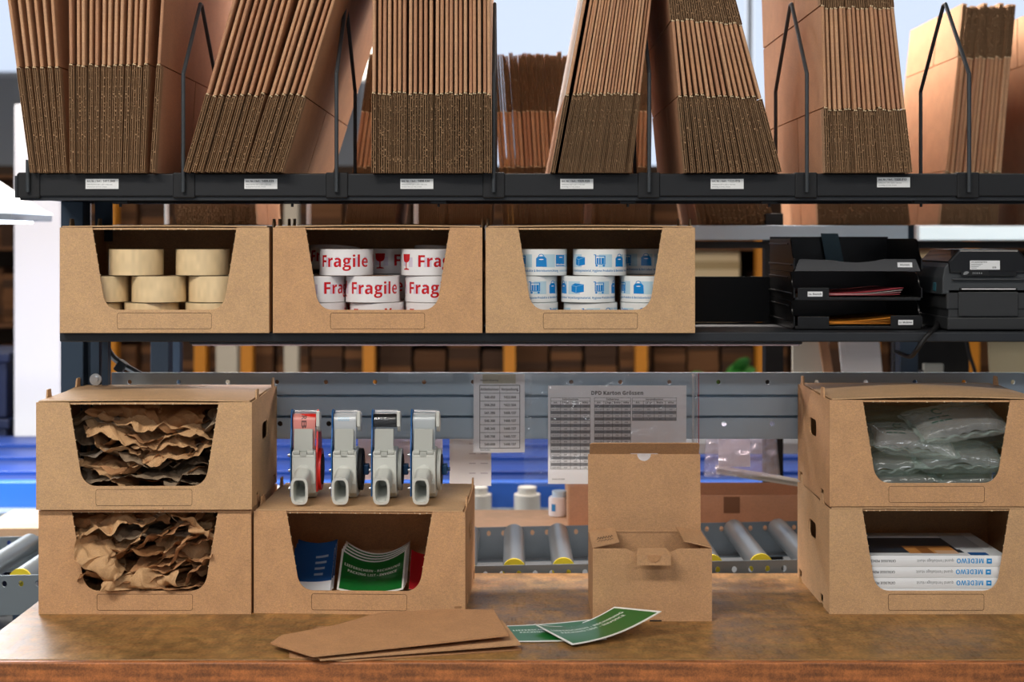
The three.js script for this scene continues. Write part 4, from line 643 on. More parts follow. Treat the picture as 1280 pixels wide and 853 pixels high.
// ---------------------------------------------------------------- papers and sleeves on the perforated rail
function pageTex(w, h, draw) { return canvasTex(w, h, (c) => { c.fillStyle = '#fbfbfe'; c.fillRect(0, 0, w, h); draw(c); }); }
function hang(name, label, cat, x0, x1, y0, y1, Z, mat, curl = 0.002, sd = 0) { return solo(name, sheet(20, 16, 0.0004, (u, v) => [x0 + (x1 - x0) * u, y0 + (y1 - y0) * v, -Z + curl * Math.sin(u * 4 + sd) * (1 - v) + 0.0015 * Math.sin(v * 5 + sd * 2)]).all(), mat, label, cat); }
{
  const Z = 2.99, X = (p) => wx(p, Z), Y = (p) => wy(p, Z);
  const t1 = pageTex(512, 700, (c) => {
    c.fillStyle = '#d8d6c4'; c.fillRect(90, 0, 330, 85); c.fillStyle = '#3a3a3a'; c.font = '20px sans-serif'; c.fillText('Verpackt Häuserling', 66, 62);
    c.strokeStyle = '#222'; c.lineWidth = 5; c.strokeRect(62, 100, 400, 560); c.lineWidth = 3; c.beginPath(); c.moveTo(262, 100); c.lineTo(262, 660); for (let k = 1; k < 8; k++) { c.moveTo(62, 100 + k * 70); c.lineTo(462, 100 + k * 70); } c.stroke();
    c.fillStyle = '#1c1c1c'; c.font = 'bold 30px sans-serif'; c.textAlign = 'center'; c.fillText('Artikelnummer', 162, 146, 184); c.fillText('Verpackung', 362, 146, 170);
    [['540.450', '1422.064'], ['544.250', '1422.064'], ['541.300', '1440.137'], ['540.300', '1440.137'], ['540.340', '1440.137'], ['540.700', '1440.137'], ['540.600', '1440.137']].forEach(([a, b], i) => { c.fillText(a, 162, 216 + i * 70); c.fillText(b, 362, 216 + i * 70); });
    c.font = '16px sans-serif'; c.textAlign = 'left'; c.fillText('Stand 01.2021', 66, 682);
  });
  const t2 = pageTex(1024, 730, (c) => {
    c.fillStyle = '#1a1a1a'; c.font = 'bold 40px sans-serif'; c.textAlign = 'center'; c.fillText('DPD Karton Grössen', 512, 70); c.font = '17px sans-serif';
    const tab = (x0, x1, y0, rows, head) => {
      const rh = 24; c.fillStyle = '#2b2b2b'; c.font = 'bold 17px sans-serif'; c.textAlign = 'center'; c.fillText(head, (x0 + x1) / 2, y0 + 18); c.lineWidth = 2; c.strokeStyle = '#333';
      ['Art.', 'Länge', 'Breite', 'Höhe'].forEach((s, i) => c.fillText(s, x0 + (x1 - x0) * (i + 0.5) / 4, y0 + 42));
      for (let r = 0; r < rows; r++) { const y = y0 + 50 + r * rh; c.fillStyle = r % 2 ? '#e8e8ea' : '#8b8d92'; c.fillRect(x0, y, x1 - x0, rh); c.fillStyle = '#3b3d42'; c.font = '15px sans-serif'; for (let i = 0; i < 4; i++) c.fillText(i ? String(180 + ((r * 37 + i * 61) % 40) * 10) : '14' + (10 + r) + '.0' + (10 + (r * 7) % 80), x0 + (x1 - x0) * (i + 0.5) / 4, y + 18); }
      c.strokeRect(x0, y0, x1 - x0, 50 + rows * rh); c.beginPath(); c.moveTo(x0, y0 + 25); c.lineTo(x1, y0 + 25); for (let i = 1; i < 4; i++) { const x = x0 + (x1 - x0) * i / 4; c.moveTo(x, y0 + 25); c.lineTo(x, y0 + 50 + rows * rh); } c.stroke();
    };
    tab(20, 312, 92, 20, 'Faltschachteln'); tab(344, 612, 92, 20, 'Faltkartons'); tab(624, 950, 92, 5, 'Versandkartons'); c.font = '14px sans-serif'; c.fillStyle = '#444'; c.textAlign = 'left'; c.fillText('Stand: 09.2020', 30, 700);
  });
  hang('printed_list', 'white sheet with an article number table taped to the perforated rail', 'paper', X(592), X(656), Y(566), Y(468), Z, std('#ffffff', 0.75, 0, { map: t1 }), 0.002);
  hang('printed_list', 'large white sheet titled DPD Karton Grössen in a zip bag', 'paper', X(685), X(858), Y(605), Y(482), Z, std('#ffffff', 0.75, 0, { map: t2 }), 0.001, 1);
  const wr = vnoise(11, 9, 501), wr2 = vnoise(28, 22, 502), wr3 = vnoise(60, 44, 503);
  const sleeve = (name, label, x0, x1, y0, y1, z, red) => {
    const g = thing(name, label, 'plastic sleeve', [(x0 + x1) / 2, y0, -z]);
    const w = x1 - x0, h = y1 - y0;
    const f = patch(90, 70, (u, v) => [(u - 0.5) * w + 0.002 * (wr(v, u) - 0.5), v * h + 0.003 * (wr(u, 0.3) - 0.5) * (1 - v), 0.0035 + 0.012 * Math.max(0, wr(u, v) - 0.45) + 0.006 * Math.abs(wr2(u, v) - 0.5) + 0.002 * Math.abs(wr3(u, v) - 0.5)]);
    part('front_film', f, M.film, g);
    part('back_film', patch(20, 20, (u, v) => [(u - 0.5) * w, v * h, -0.0022 - 0.0012 * wr(u, v)]), M.film, g);
    if (red) { part('zip_strip', [span(w / 2 - 0.016, w / 2 - 0.011, 0, h, 0.005, 0.0062), span(w / 2 - 0.008, w / 2 - 0.0065, 0, h, 0.005, 0.0066)], phys({ color: '#f4f4f4', roughness: 0.2, transmission: 0.7, thickness: 0 }), g); part('red_seal', span(w / 2 - 0.003, w / 2 - 0.0015, 0, h, 0.004, 0.0055), std('#c0324a', 0.4), g); }
  };
  sleeve('plastic_sleeve', 'wrinkled clear sleeve over the article number table', X(591), X(665), Y(568), Y(467), Z - 0.001);
  sleeve('zip_bag', 'clear zip bag with a red seal line holding the large printed sheet', X(655), X(874), Y(608), Y(467), Z - 0.002, true);
  solo('tape_strip', sheet(24, 4, 0.0003, (u, v) => [X(485) + (X(566) - X(485)) * u, Y(478) + (Y(465.5) - Y(478)) * v, -2.9985 + 0.0012 * wr2(u, v)]).all(), M.film, 'short strip of clear adhesive tape stuck to the rail edge', 'adhesive tape');
  // sheets hanging behind the rail
  const t3 = pageTex(256, 256, (c) => { c.strokeStyle = '#c9c4ce'; c.lineWidth = 3; for (let k = 0; k < 6; k++) { c.beginPath(); c.moveTo(120, 30 + k * 36); c.lineTo(160, 30 + k * 36); c.moveTo(190, 30 + k * 36); c.lineTo(235, 30 + k * 36); c.stroke(); } });
  const Zb = 3.04, XB = (p) => wx(p, Zb), YB = (p) => wy(p, Zb);
  hang('hanging_sheet', 'pale sheet hanging behind the rail between the right dispenser and blue conveyor', 'paper', XB(562), XB(614), YB(608), YB(520), Zb, std('#ffffff', 0.8, 0, { map: t3 }), 0.003, 2);
  hang('hanging_sheet', 'pale lilac sheet hanging behind the middle tape dispensers', 'paper', XB(447), XB(553), YB(600), YB(520), Zb + 0.006, std('#e6dcea', 0.8), 0.006, 0.5);
  // clear bag behind the rail at the right
  const bg = thing('plastic_bag', 'clear plastic bag with white slip hanging behind the rail at the right', 'plastic bag', [XB(928), YB(596), -Zb - 0.02]);
  const bw = XB(975) - XB(880), bh = YB(520) - YB(596);
  part('film', [patch(50, 40, (u, v) => [(u - 0.5) * bw * (1 - 0.12 * v), v * bh, 0.008 + 0.02 * wr(u, v) + 0.008 * wr2(u, v)]), patch(12, 12, (u, v) => [(u - 0.5) * bw * (1 - 0.12 * v), v * bh, -0.004])], phys({ color: '#f3f0f8', roughness: 0.12, transmission: 0.82, thickness: 0 }), bg);
  part('paper_slip', sheet(6, 6, 0.0004, (u, v) => [-bw * 0.3 + u * bw * 0.42, bh * 0.14 + v * bh * 0.62, 0.003]).all(), M.paper, bg);
}

// ---------------------------------------------------------------- letter trays
{
  const Z0 = 2.79, xL = wx(992, Z0), xR = wx(1153, Z0), w = xR - xL, d = 0.258, pitch = 0.0565;
  const trayMat = phys({ color: '#070708', roughness: 0.36, clearcoat: 0.2, clearcoatRoughness: 0.2 });
  const lab = (txt) => std('#ffffff', 0.5, 0, { map: canvasTex(192, 64, (c, a, b) => { c.fillStyle = '#eef0f1'; c.fillRect(0, 0, a, b); c.fillStyle = '#3c4044'; c.font = 'bold 34px sans-serif'; c.textAlign = 'center'; c.fillText(txt, a / 2, 44, a - 20); }) });
  ['bottom tray of three stacked black letter trays, orange papers inside', 'middle tray of three stacked black letter trays, red papers inside', 'top tray of three stacked black letter trays, its front lip full width'].forEach((label, k) => {
    const g = thing('letter_tray', label, 'letter tray', [(xL + xR) / 2, SH1 + 0.0006 + k * pitch, -Z0], 0, 'black letter trays on the middle shelf'), W = w / 2;
    part('floor', span(-W + 0.004, W - 0.004, 0.004, 0.0075, -d, -0.006, 0.001), trayMat, g);
    for (const q of [-1, 1]) {
      const s = new THREE.Shape(); const hh = k === 2 ? 0.066 : pitch - 0.001; s.moveTo(0.0, 0.006); s.lineTo(0.012, 0.0005); s.lineTo(d, 0.0005); s.lineTo(d, hh); s.lineTo(0.05, hh); s.quadraticCurveTo(0.03, hh, 0.022, hh * 0.72); s.quadraticCurveTo(0.016, hh * 0.42, 0.0, 0.026); s.closePath();
      part('side_wall', uvm(ext(s, 0.0025).rotateY(Math.PI / 2).translate(q > 0 ? W - 0.0025 : -W, 0, 0)), trayMat, g);
      part('side_rib', [span(q * W, q * (W + 0.003), 0.012, 0.016, -d, -0.014, 0.001), span(q * W, q * (W + 0.0025), hh - 0.012, hh - 0.009, -d, -0.05, 0.001)], trayMat, g);
    }
    const bh = k === 2 ? 0.07 : pitch - 0.002;
    if (k === 2) part('back_wall', span(-W, W, 0.004, bh, -d, -d + 0.0025), trayMat, g);
    else part('back_wall', span(-W, W, 0.004, bh, -d, -d + 0.0025), trayMat, g);
    if (k < 2) {
      const lips = [span(-W + 0.008, -W + 0.07, 0.001, 0.026, -0.0035, -0.0005, 0.001)]; if (k === 0) lips.push(span(W - 0.062, W - 0.002, 0.001, 0.028, -0.0035, -0.0005, 0.001));
      lips.forEach((l) => part('front_lip', l, trayMat, g)); part('front_edge', span(-W + 0.003, W - 0.003, 0.001, 0.007, -0.005, -0.001, 0.001), trayMat, g);
      const pc = k ? ['#b5404a', '#c98a8e', '#cfc8c2'] : ['#d8861f', '#c97a1a', '#e09a38'];
      for (let j = 0; j < 4; j++) { const dip = j * 0.0022; part('paper_sheet', sheet(16, 4, 0.0006, (u, v) => [-0.086 + 0.17 * u + j * 0.003, 0.0098 + dip * 0.7 + 0.0045 * u * u * (1 + 0.4 * j) * (1 - v * 0.3) + 0.0012 * Math.sin(u * 5 + j), -0.007 - j * 0.002 - v * 0.22]).all(), std(pc[j % 3], 0.7), g); }
    } else {
      const s = new THREE.Shape(); s.moveTo(-W + 0.002, 0.002); s.lineTo(W - 0.004, 0.002); s.lineTo(W - 0.012, 0.026); s.lineTo(0.05, 0.026); s.quadraticCurveTo(0, 0.014, -0.05, 0.024); s.lineTo(-W + 0.012, 0.026); s.closePath();
      const m = part('front_lip', uvm(ext(s, 0.002).translate(0, 0, -0.002)), trayMat, g); m.rotation.x = -0.18;
    }
    const [lx, ly, txt] = [[W - 0.033, 0.0145, 'Ls. Medewo'], [-W + 0.042, 0.0135, 'Ls. Rausch'], [W - 0.034, 0.0145, 'Massen']][k];
    const lm = part('name_label', patch(1, 1, (u, v) => [lx + (u - 0.5) * 0.029, ly + (v - 0.5) * 0.0098, 0.0006]), lab(txt), g); if (k === 2) { lm.rotation.x = -0.18; lm.position.z = 0.0006; }
  });
}

// ---------------------------------------------------------------- label printer
{
  const Z0 = 2.76, xc = 0.838 + 0.0855, w = 0.171, h = 0.155, d = 0.2;
  const g = thing('label_printer', 'dark grey desktop label printer with a white sticker at the right', 'printer', [xc, SH1 + 0.0004, -Z0]);
  const gp = std('#383c3f', 0.5, 0, { bumpMap: grainTex, bumpScale: 0.0002 }), gd = std('#2b2d2f', 0.55), blk = phys({ color: '#101113', roughness: 0.2, clearcoat: 0.5 });
  const W = w / 2;
  part('lower_body', [rbox(w - 0.014, 0.026, d, 0.004, 0, 0.014, -d / 2), rbox(w - 0.018, 0.02, d, 0.004, 0, 0.034, -d / 2 - 0.002), rbox(w - 0.01, 0.044, d, 0.005, 0, 0.062, -d / 2)], gd, g);
  const s = shape([[-W, 0.074], [W, 0.074], [W, 0.102], [W - 0.004, 0.122], [W - 0.016, 0.136], [-W + 0.016, 0.136], [-W + 0.004, 0.122], [-W, 0.102]]);
  part('upper_body', uvm(ext(s, d - 0.004, 0.003).translate(0, 0, -d + 0.001)), gp, g);
  part('body_rib', [rbox(w - 0.03, 0.004, 0.006, 0.0018, 0, 0.1, 0.004)], gp, g);
  const c = shape([[-W + 0.014, 0.116], [W - 0.014, 0.116], [W - 0.012, 0.134], [W - 0.03, 0.154], [-W + 0.03, 0.154], [-W + 0.012, 0.134]]);
  part('lid', uvm(ext(c, d - 0.02, 0.004).translate(0, 0, -d + 0.022)), blk, g);
  part('control_panel', rbox(0.108, 0.012, 0.004, 0.0015, 0.0, 0.112, 0.004), blk, g);
  part('logo', patch(1, 1, (u, v) => [-0.05 + u * 0.05, 0.1075 + v * 0.009, 0.0064]), std('#ffffff', 0.4, 0, { map: canvasTex(256, 48, (q, a, b) => { q.fillStyle = '#101113'; q.fillRect(0, 0, a, b); q.strokeStyle = q.fillStyle = '#a9adaf'; q.lineWidth = 4; for (let k = 0; k < 5; k++) { q.beginPath(); q.arc(34, 40, 8 + k * 6, Math.PI, Math.PI * 1.75); q.stroke(); } q.font = 'bold 24px sans-serif'; q.fillText('Z E B R A', 92, 32, 130); }) }), g);
  part('paper_slot', [rbox(0.112, 0.0055, 0.006, 0.002, 0.0, 0.081, 0.0005)], blk, g);
  part('paper_edge', span(-0.052, 0.052, 0.0805, 0.082, 0.002, 0.0045), M.paper, g);
  part('front_door', [rbox(0.116, 0.048, 0.004, 0.002, 0, 0.052, 0.0015)], gd, g);
  part('sticker', patch(1, 1, (u, v) => [-0.037 + u * 0.058, 0.119 + v * 0.0175, 0.0066]), std('#ffffff', 0.5, 0, { map: canvasTex(384, 116, (q, a, b) => { q.fillStyle = '#e6e9ea'; q.fillRect(0, 0, a, b); q.fillStyle = '#2a2c2e'; q.font = 'bold 22px sans-serif'; q.fillText('S/N 28J184102197 H', 14, 28, 340); q.font = '15px sans-serif'; q.fillStyle = '#70767a'; for (let k = 0; k < 4; k++) q.fillRect(14, 42 + k * 17, 150 - k * 26, 6); q.fillStyle = '#1c1d1f'; q.font = 'bold 30px sans-serif'; q.fillText('SV9', 286, 100); }) }), g);
  part('latch', rbox(0.006, 0.018, 0.02, 0.002, -W - 0.001, 0.084, -0.05), std('#2d5a66', 0.4), g);
  // power lead hanging beside the tray
  solo('power_lead', tube([[wx(1166, 2.95), SH1 + 0.012, -2.95], [wx(1172, 2.87), SH1 + 0.02, -2.87], [wx(1171, 2.8), SH1 + 0.008, -2.8], [wx(1164, 2.724), SH1 + 0.002, -2.722], [wx(1156, 2.71), wy(424, 2.71), -2.712], [wx(1146, 2.72), wy(438, 2.72), -2.722], [wx(1137, 2.78), wy(446, 2.78), -2.78], [wx(1120, 2.95), wy(440, 2.95), -2.95]], 0.0045, 80, 8), M.black, 'black power lead drooping over the shelf edge beside the printer', 'cable');
  const ad = thing('power_adapter', 'small black power plug lying on the shelf behind the letter trays', 'plug', [wx(1166, 2.96), SH1 + 0.0004, -2.97]);
  part('body', rbox(0.06, 0.03, 0.04, 0.008, 0.012, 0.0155, 0), M.black, ad); part('collar', [cyl(0.012, 0.02, 'z', 0.0, 0.016, 0.028, 16)], M.black, ad);
}
// folder standing at the back of the top tray
{ const Zf = 3.035, q = shape([[wx(1026, Zf), wy(292, Zf)], [wx(1047, Zf), wy(292, Zf)], [wx(1055, Zf), SH1 + 0.122], [wx(1033, Zf), SH1 + 0.122]].reverse()); solo('document_folder', uvm(ext(q, 0.004).translate(0, 0, -Zf)), std('#8aa9b5', 0.6), 'slim grey-blue folder standing in the top letter tray', 'folder'); }

// ---------------------------------------------------------------- cable bundle at the left post
{
  const g = thing('cable_bundle', 'bundle of grey cables with black strap beside the left rack post', 'cable', [wx(145, 3.1), wy(450, 3.1), -3.1]);
  const P = (px, py) => [wx(px, 3.1) - wx(145, 3.1), wy(py, 3.1) - wy(450, 3.1), 0];
  const gm = std('#8f9497', 0.4);
  for (let k = 0; k < 3; k++) part('cable', tube([[...P(118 + k * 4, 408)].map((v, i) => i === 2 ? k * 0.004 : v), [...P(134 + k * 3, 440)].map((v, i) => i === 2 ? k * 0.004 : v), [...P(150 + k * 2, 455 - k)].map((v, i) => i === 2 ? k * 0.004 : v), [...P(180, 472 - k * 2)].map((v, i) => i === 2 ? k * 0.004 : v)], 0.0045, 30, 8), k === 2 ? M.black : gm, g);
  const st = part('strap', rbox(0.02, 0.026, 0.022, 0.003), M.black, g); st.position.set(...P(152, 458)); st.position.z = 0.004; st.rotation.z = -0.6;
}

// ---------------------------------------------------------------- roller conveyor behind the bench (slopes gently to the left)
const conv = thing('roller_conveyor', 'zinc roller conveyor running behind the workbench', 'conveyor', [0, 0.0, -3.2]);
{
  conv.rotation.z = 0.02; const zf = (Z) => 3.2 - Z;
  const holed = (y0, y1, Z, holesY, r, ry) => { const s = shape([[-2.6, y0], [1.7, y0], [1.7, y1], [-2.6, y1]]); for (let x = -1.2; x < 1.3; x += 0.0352) hole(s, x, holesY, r, ry); return uvm(ext(s, 0.003).translate(0, 0, zf(Z))); };
  part('near_rail', [holed(0.828, 0.912, 3.02, 0.894, 0.0055, 0.0065), span(-2.6, 1.7, 0.828, 0.831, zf(3.02), zf(3.045))], M.zincRail, conv);
  part('far_rail', [holed(0.828, 0.908, 3.445, 0.893, 0.005, 0.0065), span(-2.6, 1.7, 0.828, 0.831, zf(3.42), zf(3.445))], M.zincRail, conv);
  for (let k = -20; k < 15; k++) {
    const x = -0.083 + k * 0.1057;
    const r = part('roller', cyl(0.0245, 0.372, 'z', x, 0.8955, zf(3.232), 28), M.zinc, conv);
    part('end_ring', [cyl(0.0252, 0.006, 'z', x, 0.8955, zf(3.043), 28)], M.yellow, r);
    part('axle', cyl(0.006, 0.42, 'z', x, 0.8955, zf(3.23), 10), M.steel, r);
  }
  for (const x of [-2.2, -0.5, 1.2]) for (const z of [3.05, 3.42]) part('support_leg', span(x - 0.02, x + 0.02, 0.0 - x * 0.02, 0.83, zf(z) - 0.02, zf(z) + 0.01), M.zincRail, conv);
}
// pale board and boxes behind the conveyor
{
  const g = thing('side_table', 'pale wooden board surface behind the zinc conveyor', 'table', [-0.4, 0, -3.75]);
  part('table_top', span(-0.9, 1.9, 0.87, 0.9, 0.045, 0.285, 0.003), kraftMat('#d9b491', 81, 0.6), g);
  for (const x of [-0.8, 1.8]) for (const z of [0.07, 0.255]) part('leg', span(x - 0.02, x + 0.02, 0, 0.87, z - 0.02, z + 0.02), M.post, g);
  const openBox = (label, x0, x1, yL, yR, Z, d) => { const o = thing('carton_tray', label, 'box', [(x0 + x1) / 2, 0.9004, -Z]); const W = (x1 - x0) / 2; part('front_panel', uvm(ext(shape([[-W, 0], [W, 0], [W, yR - 0.9], [-W, yL - 0.9]]), 0.004).translate(0, 0, -0.004)), M.carton[1], o); part('back_panel', uvm(ext(shape([[-W, 0], [W, 0], [W, yR - 0.9], [-W, yL - 0.9]]), 0.004).translate(0, 0, -d)), M.carton[1], o); part('side_panel', span(-W - 0.004, -W, 0, yL - 0.9, -d, 0), M.carton[2], o); part('side_panel', span(W, W + 0.004, 0, yR - 0.9, -d, 0), M.carton[2], o); part('base', span(-W, W, 0.0005, 0.004, -d + 0.005, -0.005), M.carton[1], o); return o; };
  const b1 = openBox('dark brown carton behind the conveyor at the left of the mailer box', wx(712, 3.5), wx(812, 3.5), wy(606, 3.5), wy(607, 3.5), 3.5, 0.19);
  const b2 = openBox('long brown carton behind the conveyor right of the mailer box', wx(830, 3.5), wx(1040, 3.5), wy(620, 3.5), wy(620, 3.5), 3.5, 0.19);
  part('packing_tape_patch', span(-0.06, -0.02, 0.03, 0.07, 0, 0.0006), std('#6f4a2f', 0.6), b2);
  const jar = thing('plastic_jar', 'small white jar with blue mark behind the conveyor', 'jar', [wx(697, 3.62), 0.9004, -3.62]);
  part('body', new THREE.LatheGeometry([[0, 0], [0.021, 0], [0.023, 0.003], [0.023, 0.046], [0.019, 0.05], [0, 0.05]].map((p) => new THREE.Vector2(...p)), 28), M.white, jar);
  part('cap', [cyl(0.018, 0.014, 'y', 0.004, 0.057, 0, 24)], std('#bcd9ee', 0.4), jar); part('blue_mark', new THREE.CylinderGeometry(0.0233, 0.0233, 0.018, 12, 1, true, -0.75, 0.5).translate(0, 0.024, 0), std('#2d8fd6', 0.5), jar);
  // bundle of strips lying across
  const st = [[890, 583, 997, 601], [890, 587, 998, 604], [892, 590, 996, 606], [891, 586, 997, 607]];
  st.forEach(([a, b, c, d], k) => { const Z = 3.32 + k * 0.012, g2 = solo('plastic_strip', new THREE.BoxGeometry(0.26, 0.007, 0.01).rotateZ(-Math.atan2(d - b, c - a)), phys({ color: ['#d8d8d2', '#b9bab4', '#e4e4de', '#a8a59c'][k], roughness: 0.25, transmission: 0.25, thickness: 0 }), `grey plastic strip in the bundle lying behind the rail, ${['rearmost', 'third', 'second', 'frontmost'][3 - k]} one`, 'strip', 'plastic strips behind the rail'); g2.position.set(wx((a + c) / 2 + 20, Z), wy((b + d) / 2 + 3, Z), -Z); });
  const sup = thing('strip_holder', 'grey post holding the plastic strips behind the rail', 'stand', [wx(1030, 3.33), 0.9, -3.34]);
  part('post', span(-0.01, 0.01, -0.9, 0.17, -0.03, 0.03), M.zincRail, sup);
}
// blue belt conveyor
{
  const g = thing('belt_conveyor', 'blue conveyor with grey wheels in the blurred background', 'conveyor', [0, 0, -4.7]);
  const bm = std('#0f3580', 0.4), bd = std('#0c2b6b', 0.45);
  part('side_beam', span(-6, 5, 0.715, 0.818, 0.04, 0.09, 0.005), std('#2257b0', 0.4), g);
  part('frame', span(-6, 5, 0.58, 0.715, 0.0, 0.04), bm, g);
  for (let k = 0; k < 7; k++) part('belt_slat', span(-6, 5, 0.78, 0.805 + 0.012 * (k % 2), 0.035 - 0.16 * (k + 1), 0.02 - 0.16 * k, 0.004), k % 2 ? bm : bd, g);
  for (let k = -8; k < 9; k++) part('guide_wheel', [cyl(0.042, 0.05, 'y', wx(598 + k * 61, 4.56), 0.762, 0.135, 20), cyl(0.03, 0.07, 'y', wx(598 + k * 61, 4.56), 0.775, 0.135, 20)], std('#b9b7ae', 0.5), g);
  for (const x of [-4, -1.3, 1.3, 4]) part('support_leg', span(x - 0.04, x + 0.04, 0, 0.78, -0.6, -0.5), bm, g);
  part('guide_strip', span(-6, 5, 0.7, 0.735, 0.092, 0.178), M.zincRail, g);
}

// ---------------------------------------------------------------- rear shelf with more flat cartons
const ZB = 3.72, SHB = wy(281, ZB);
{
  const g = thing('rear_shelf', 'grey-blue steel shelf behind the packing rack carrying more flat cartons', 'shelf rack', [0, 0, -ZB]);
  part('front_beam', [span(-1.05, wx(1134, ZB), SHB - 0.04, SHB - 0.002, 0, 0.012, 0.003)], M.rail, g);
  part('front_beam', [span(wx(1142, ZB), 2.2, SHB - 0.04, SHB - 0.002, 0, 0.012, 0.003)], M.rail, g);
  part('deck', span(-1.05, 2.2, SHB - 0.008, SHB - 0.001, -0.6, 0), M.shelf, g);
  part('lower_beam', span(0.4, 2.2, SHB - 0.062, SHB - 0.044, -0.04, -0.01), M.sleeve, g);
  for (const px of [198, 969, 1138]) part('upright', span(wx(px, ZB) - 0.024, wx(px, ZB) + 0.024, 0, SHB - (px === 969 ? -0.03 : 0.004), -0.06, -0.012, 0.003), px === 969 ? M.dark : M.post, g);
  for (const px of [388, 521, 212]) part('tie_rod', bar([wx(px, ZB), SHB, 0.03], [wx(px, ZB), SHB + 0.5, 0.03], 0.0065), M.white, g);
  for (const x of [-1.02, 2.15]) part('rear_upright', span(x - 0.02, x + 0.02, 0, SHB, -0.6, -0.56), M.post, g);
  // LED strip under the rear shelf at the right
  const l = thing('led_strip', 'bright white strip lamp under the rear shelf at the right', 'lamp', [wx(1250, ZB), SHB - 0.022, -ZB + 0.026]);
  const lw = 0.44; part('housing', rbox(lw + 0.02, 0.042, 0.018, 0.004, 0, 0, -0.004), M.white, l);
  part('diffuser', rbox(lw, 0.034, 0.01, 0.003, 0, 0, 0.009), std('#ffffff', 0.5, 0, { emissive: '#d6ecf2', emissiveIntensity: 0.42 }), l);
  const ra = new THREE.RectAreaLight('#e6f0ff', 1.2, lw, 0.034); ra.position.set(wx(1250, ZB), SHB - 0.022, -ZB + 0.042); ra.lookAt(wx(1250, ZB), SHB - 0.022, 1); scene.add(ra);
}
{
  seed = 31337;
  const k1 = cartonKinds({ flap: 0.154, body: 0.143, depth: 0.4, slit: 0.18, t: 0.0096, ft: 0.0105 });
  const k2 = cartonKinds({ flap: 0.14, body: 0.3, depth: 0.5, slit: 0.22, t: 0.0096, ft: 0.0105 });
  const X = (px) => wx(px, ZB + 0.02), on = (s) => `blurred rear stack, ${s}`;
  const st = (kinds, a, b, n, l0, l1, s, grp) => stackCartons(kinds, ZB + 0.02, SHB, X(a), X(b), n, l0, l1, on(s), grp);
  st(k1, 222, 318, 20, -3, -3, 'above the beige tape box', 'rear cartons above the beige tape box');
  st(k1, 434, 490, 11, 8, 8, 'above the Fragile tape box at the left', 'rear cartons above the Fragile box, left');
  st(k1, 526, 612, 17, 1, 1, 'above the Fragile tape box at the right', 'rear cartons above the Fragile box, right');
  st(k1, 631, 728, 19, -4, -3, 'seen above the gap beside the glare-painted carton', 'rear cartons in the gap right of label 1408.030');
  st(k1, 742, 808, 13, 2, 2, 'behind the dense leaning stack', 'rear cartons behind label 1325.020');
  st(k1, 876, 966, 15, -10, -14, 'behind the fanned stack', 'rear cartons behind label 1323.015');
  st(k2, 1026, 1136, 20, -3, -7, 'below the sixth shelf label', 'rear cartons behind label 1320.013');
  st(k2, 1178, 1244, 13, 6, 5, 'behind the last wire divider', 'rear cartons between the last wire divider legs');
  st(k2, 1312, 1352, 6, 0, 0, 'at the right edge of the picture', 'rear cartons at the right edge');
}
// ---------------------------------------------------------------- blurred things behind, seen through the gap
{
  const Z = 4.3, X = (p) => wx(p, Z), Y = (p) => wy(p, Z);
  const g = thing('rear_desk', 'grey desk behind the rack carrying the monitor', 'desk', [X(1140), 0, -Z]); part('desk_top', span(-0.9, 0.9, 1.0, 1.03, -0.15, 0.3, 0.003), M.white, g); for (const x of [-0.85, 0.85]) part('leg', span(x - 0.03, x + 0.03, 0, 1.0, -0.13, 0.25), M.post, g);
  const wp = (label, a, b, y1, mat, lean, zz) => { const m = solo('display_panel', span(-(X(b) - X(a)) / 2, (X(b) - X(a)) / 2, 0, y1 - 1.03, -0.008, 0, 0.002), mat, label, 'panel'); m.position.set((X(a) + X(b)) / 2, 1.0325, -zz); m.rotation.z = lean; return m; };
  wp('cream panel standing behind the rail left of the white panel', 992, 1038, 1.4, std('#efe9d8', 0.7), 0.0, 4.32);
  wp('narrow brown slat leaning between cream and white panels', 1040, 1052, 1.42, M.carton[0], 0.16, 4.29);
  wp('white panel standing behind the rail left of the monitor', 1056, 1106, 1.42, M.paper, 0.1, 4.26);
  wp('beige panel standing right of the black monitor', 1228, 1300, 1.38, std('#d2c5a0', 0.7), 0.06, 4.2);
  const mo = thing('monitor', 'black computer monitor seen from behind through the gap', 'monitor', [X(1165), 1.0302, -Z - 0.02]);
  const W = (X(1214) - X(1118)) / 2; part('screen_back', rbox(2 * W, 0.24, 0.03, 0.008, 0, 0.27, 0), M.black, mo); part('stand_neck', span(-0.03, 0.03, 0.01, 0.2, 0.018, 0.04, 0.004), M.greyDark, mo); part('stand_foot', rbox(0.22, 0.012, 0.16, 0.004, 0, 0.006, 0.03), M.black, mo);
  part('port_block', rbox(0.056, 0.03, 0.014, 0.004, -0.015, 0.165, 0.03), std('#4a4c50', 0.5), mo);
  solo('monitor_cable', tube([[X(1196), 1.34, -4.22], [X(1198), 1.27, -4.2], [X(1207), 1.19, -4.2], [X(1210), 1.036, -4.2]], 0.006, 30, 8), M.black, 'dark cable hanging beside the monitor', 'cable');
}
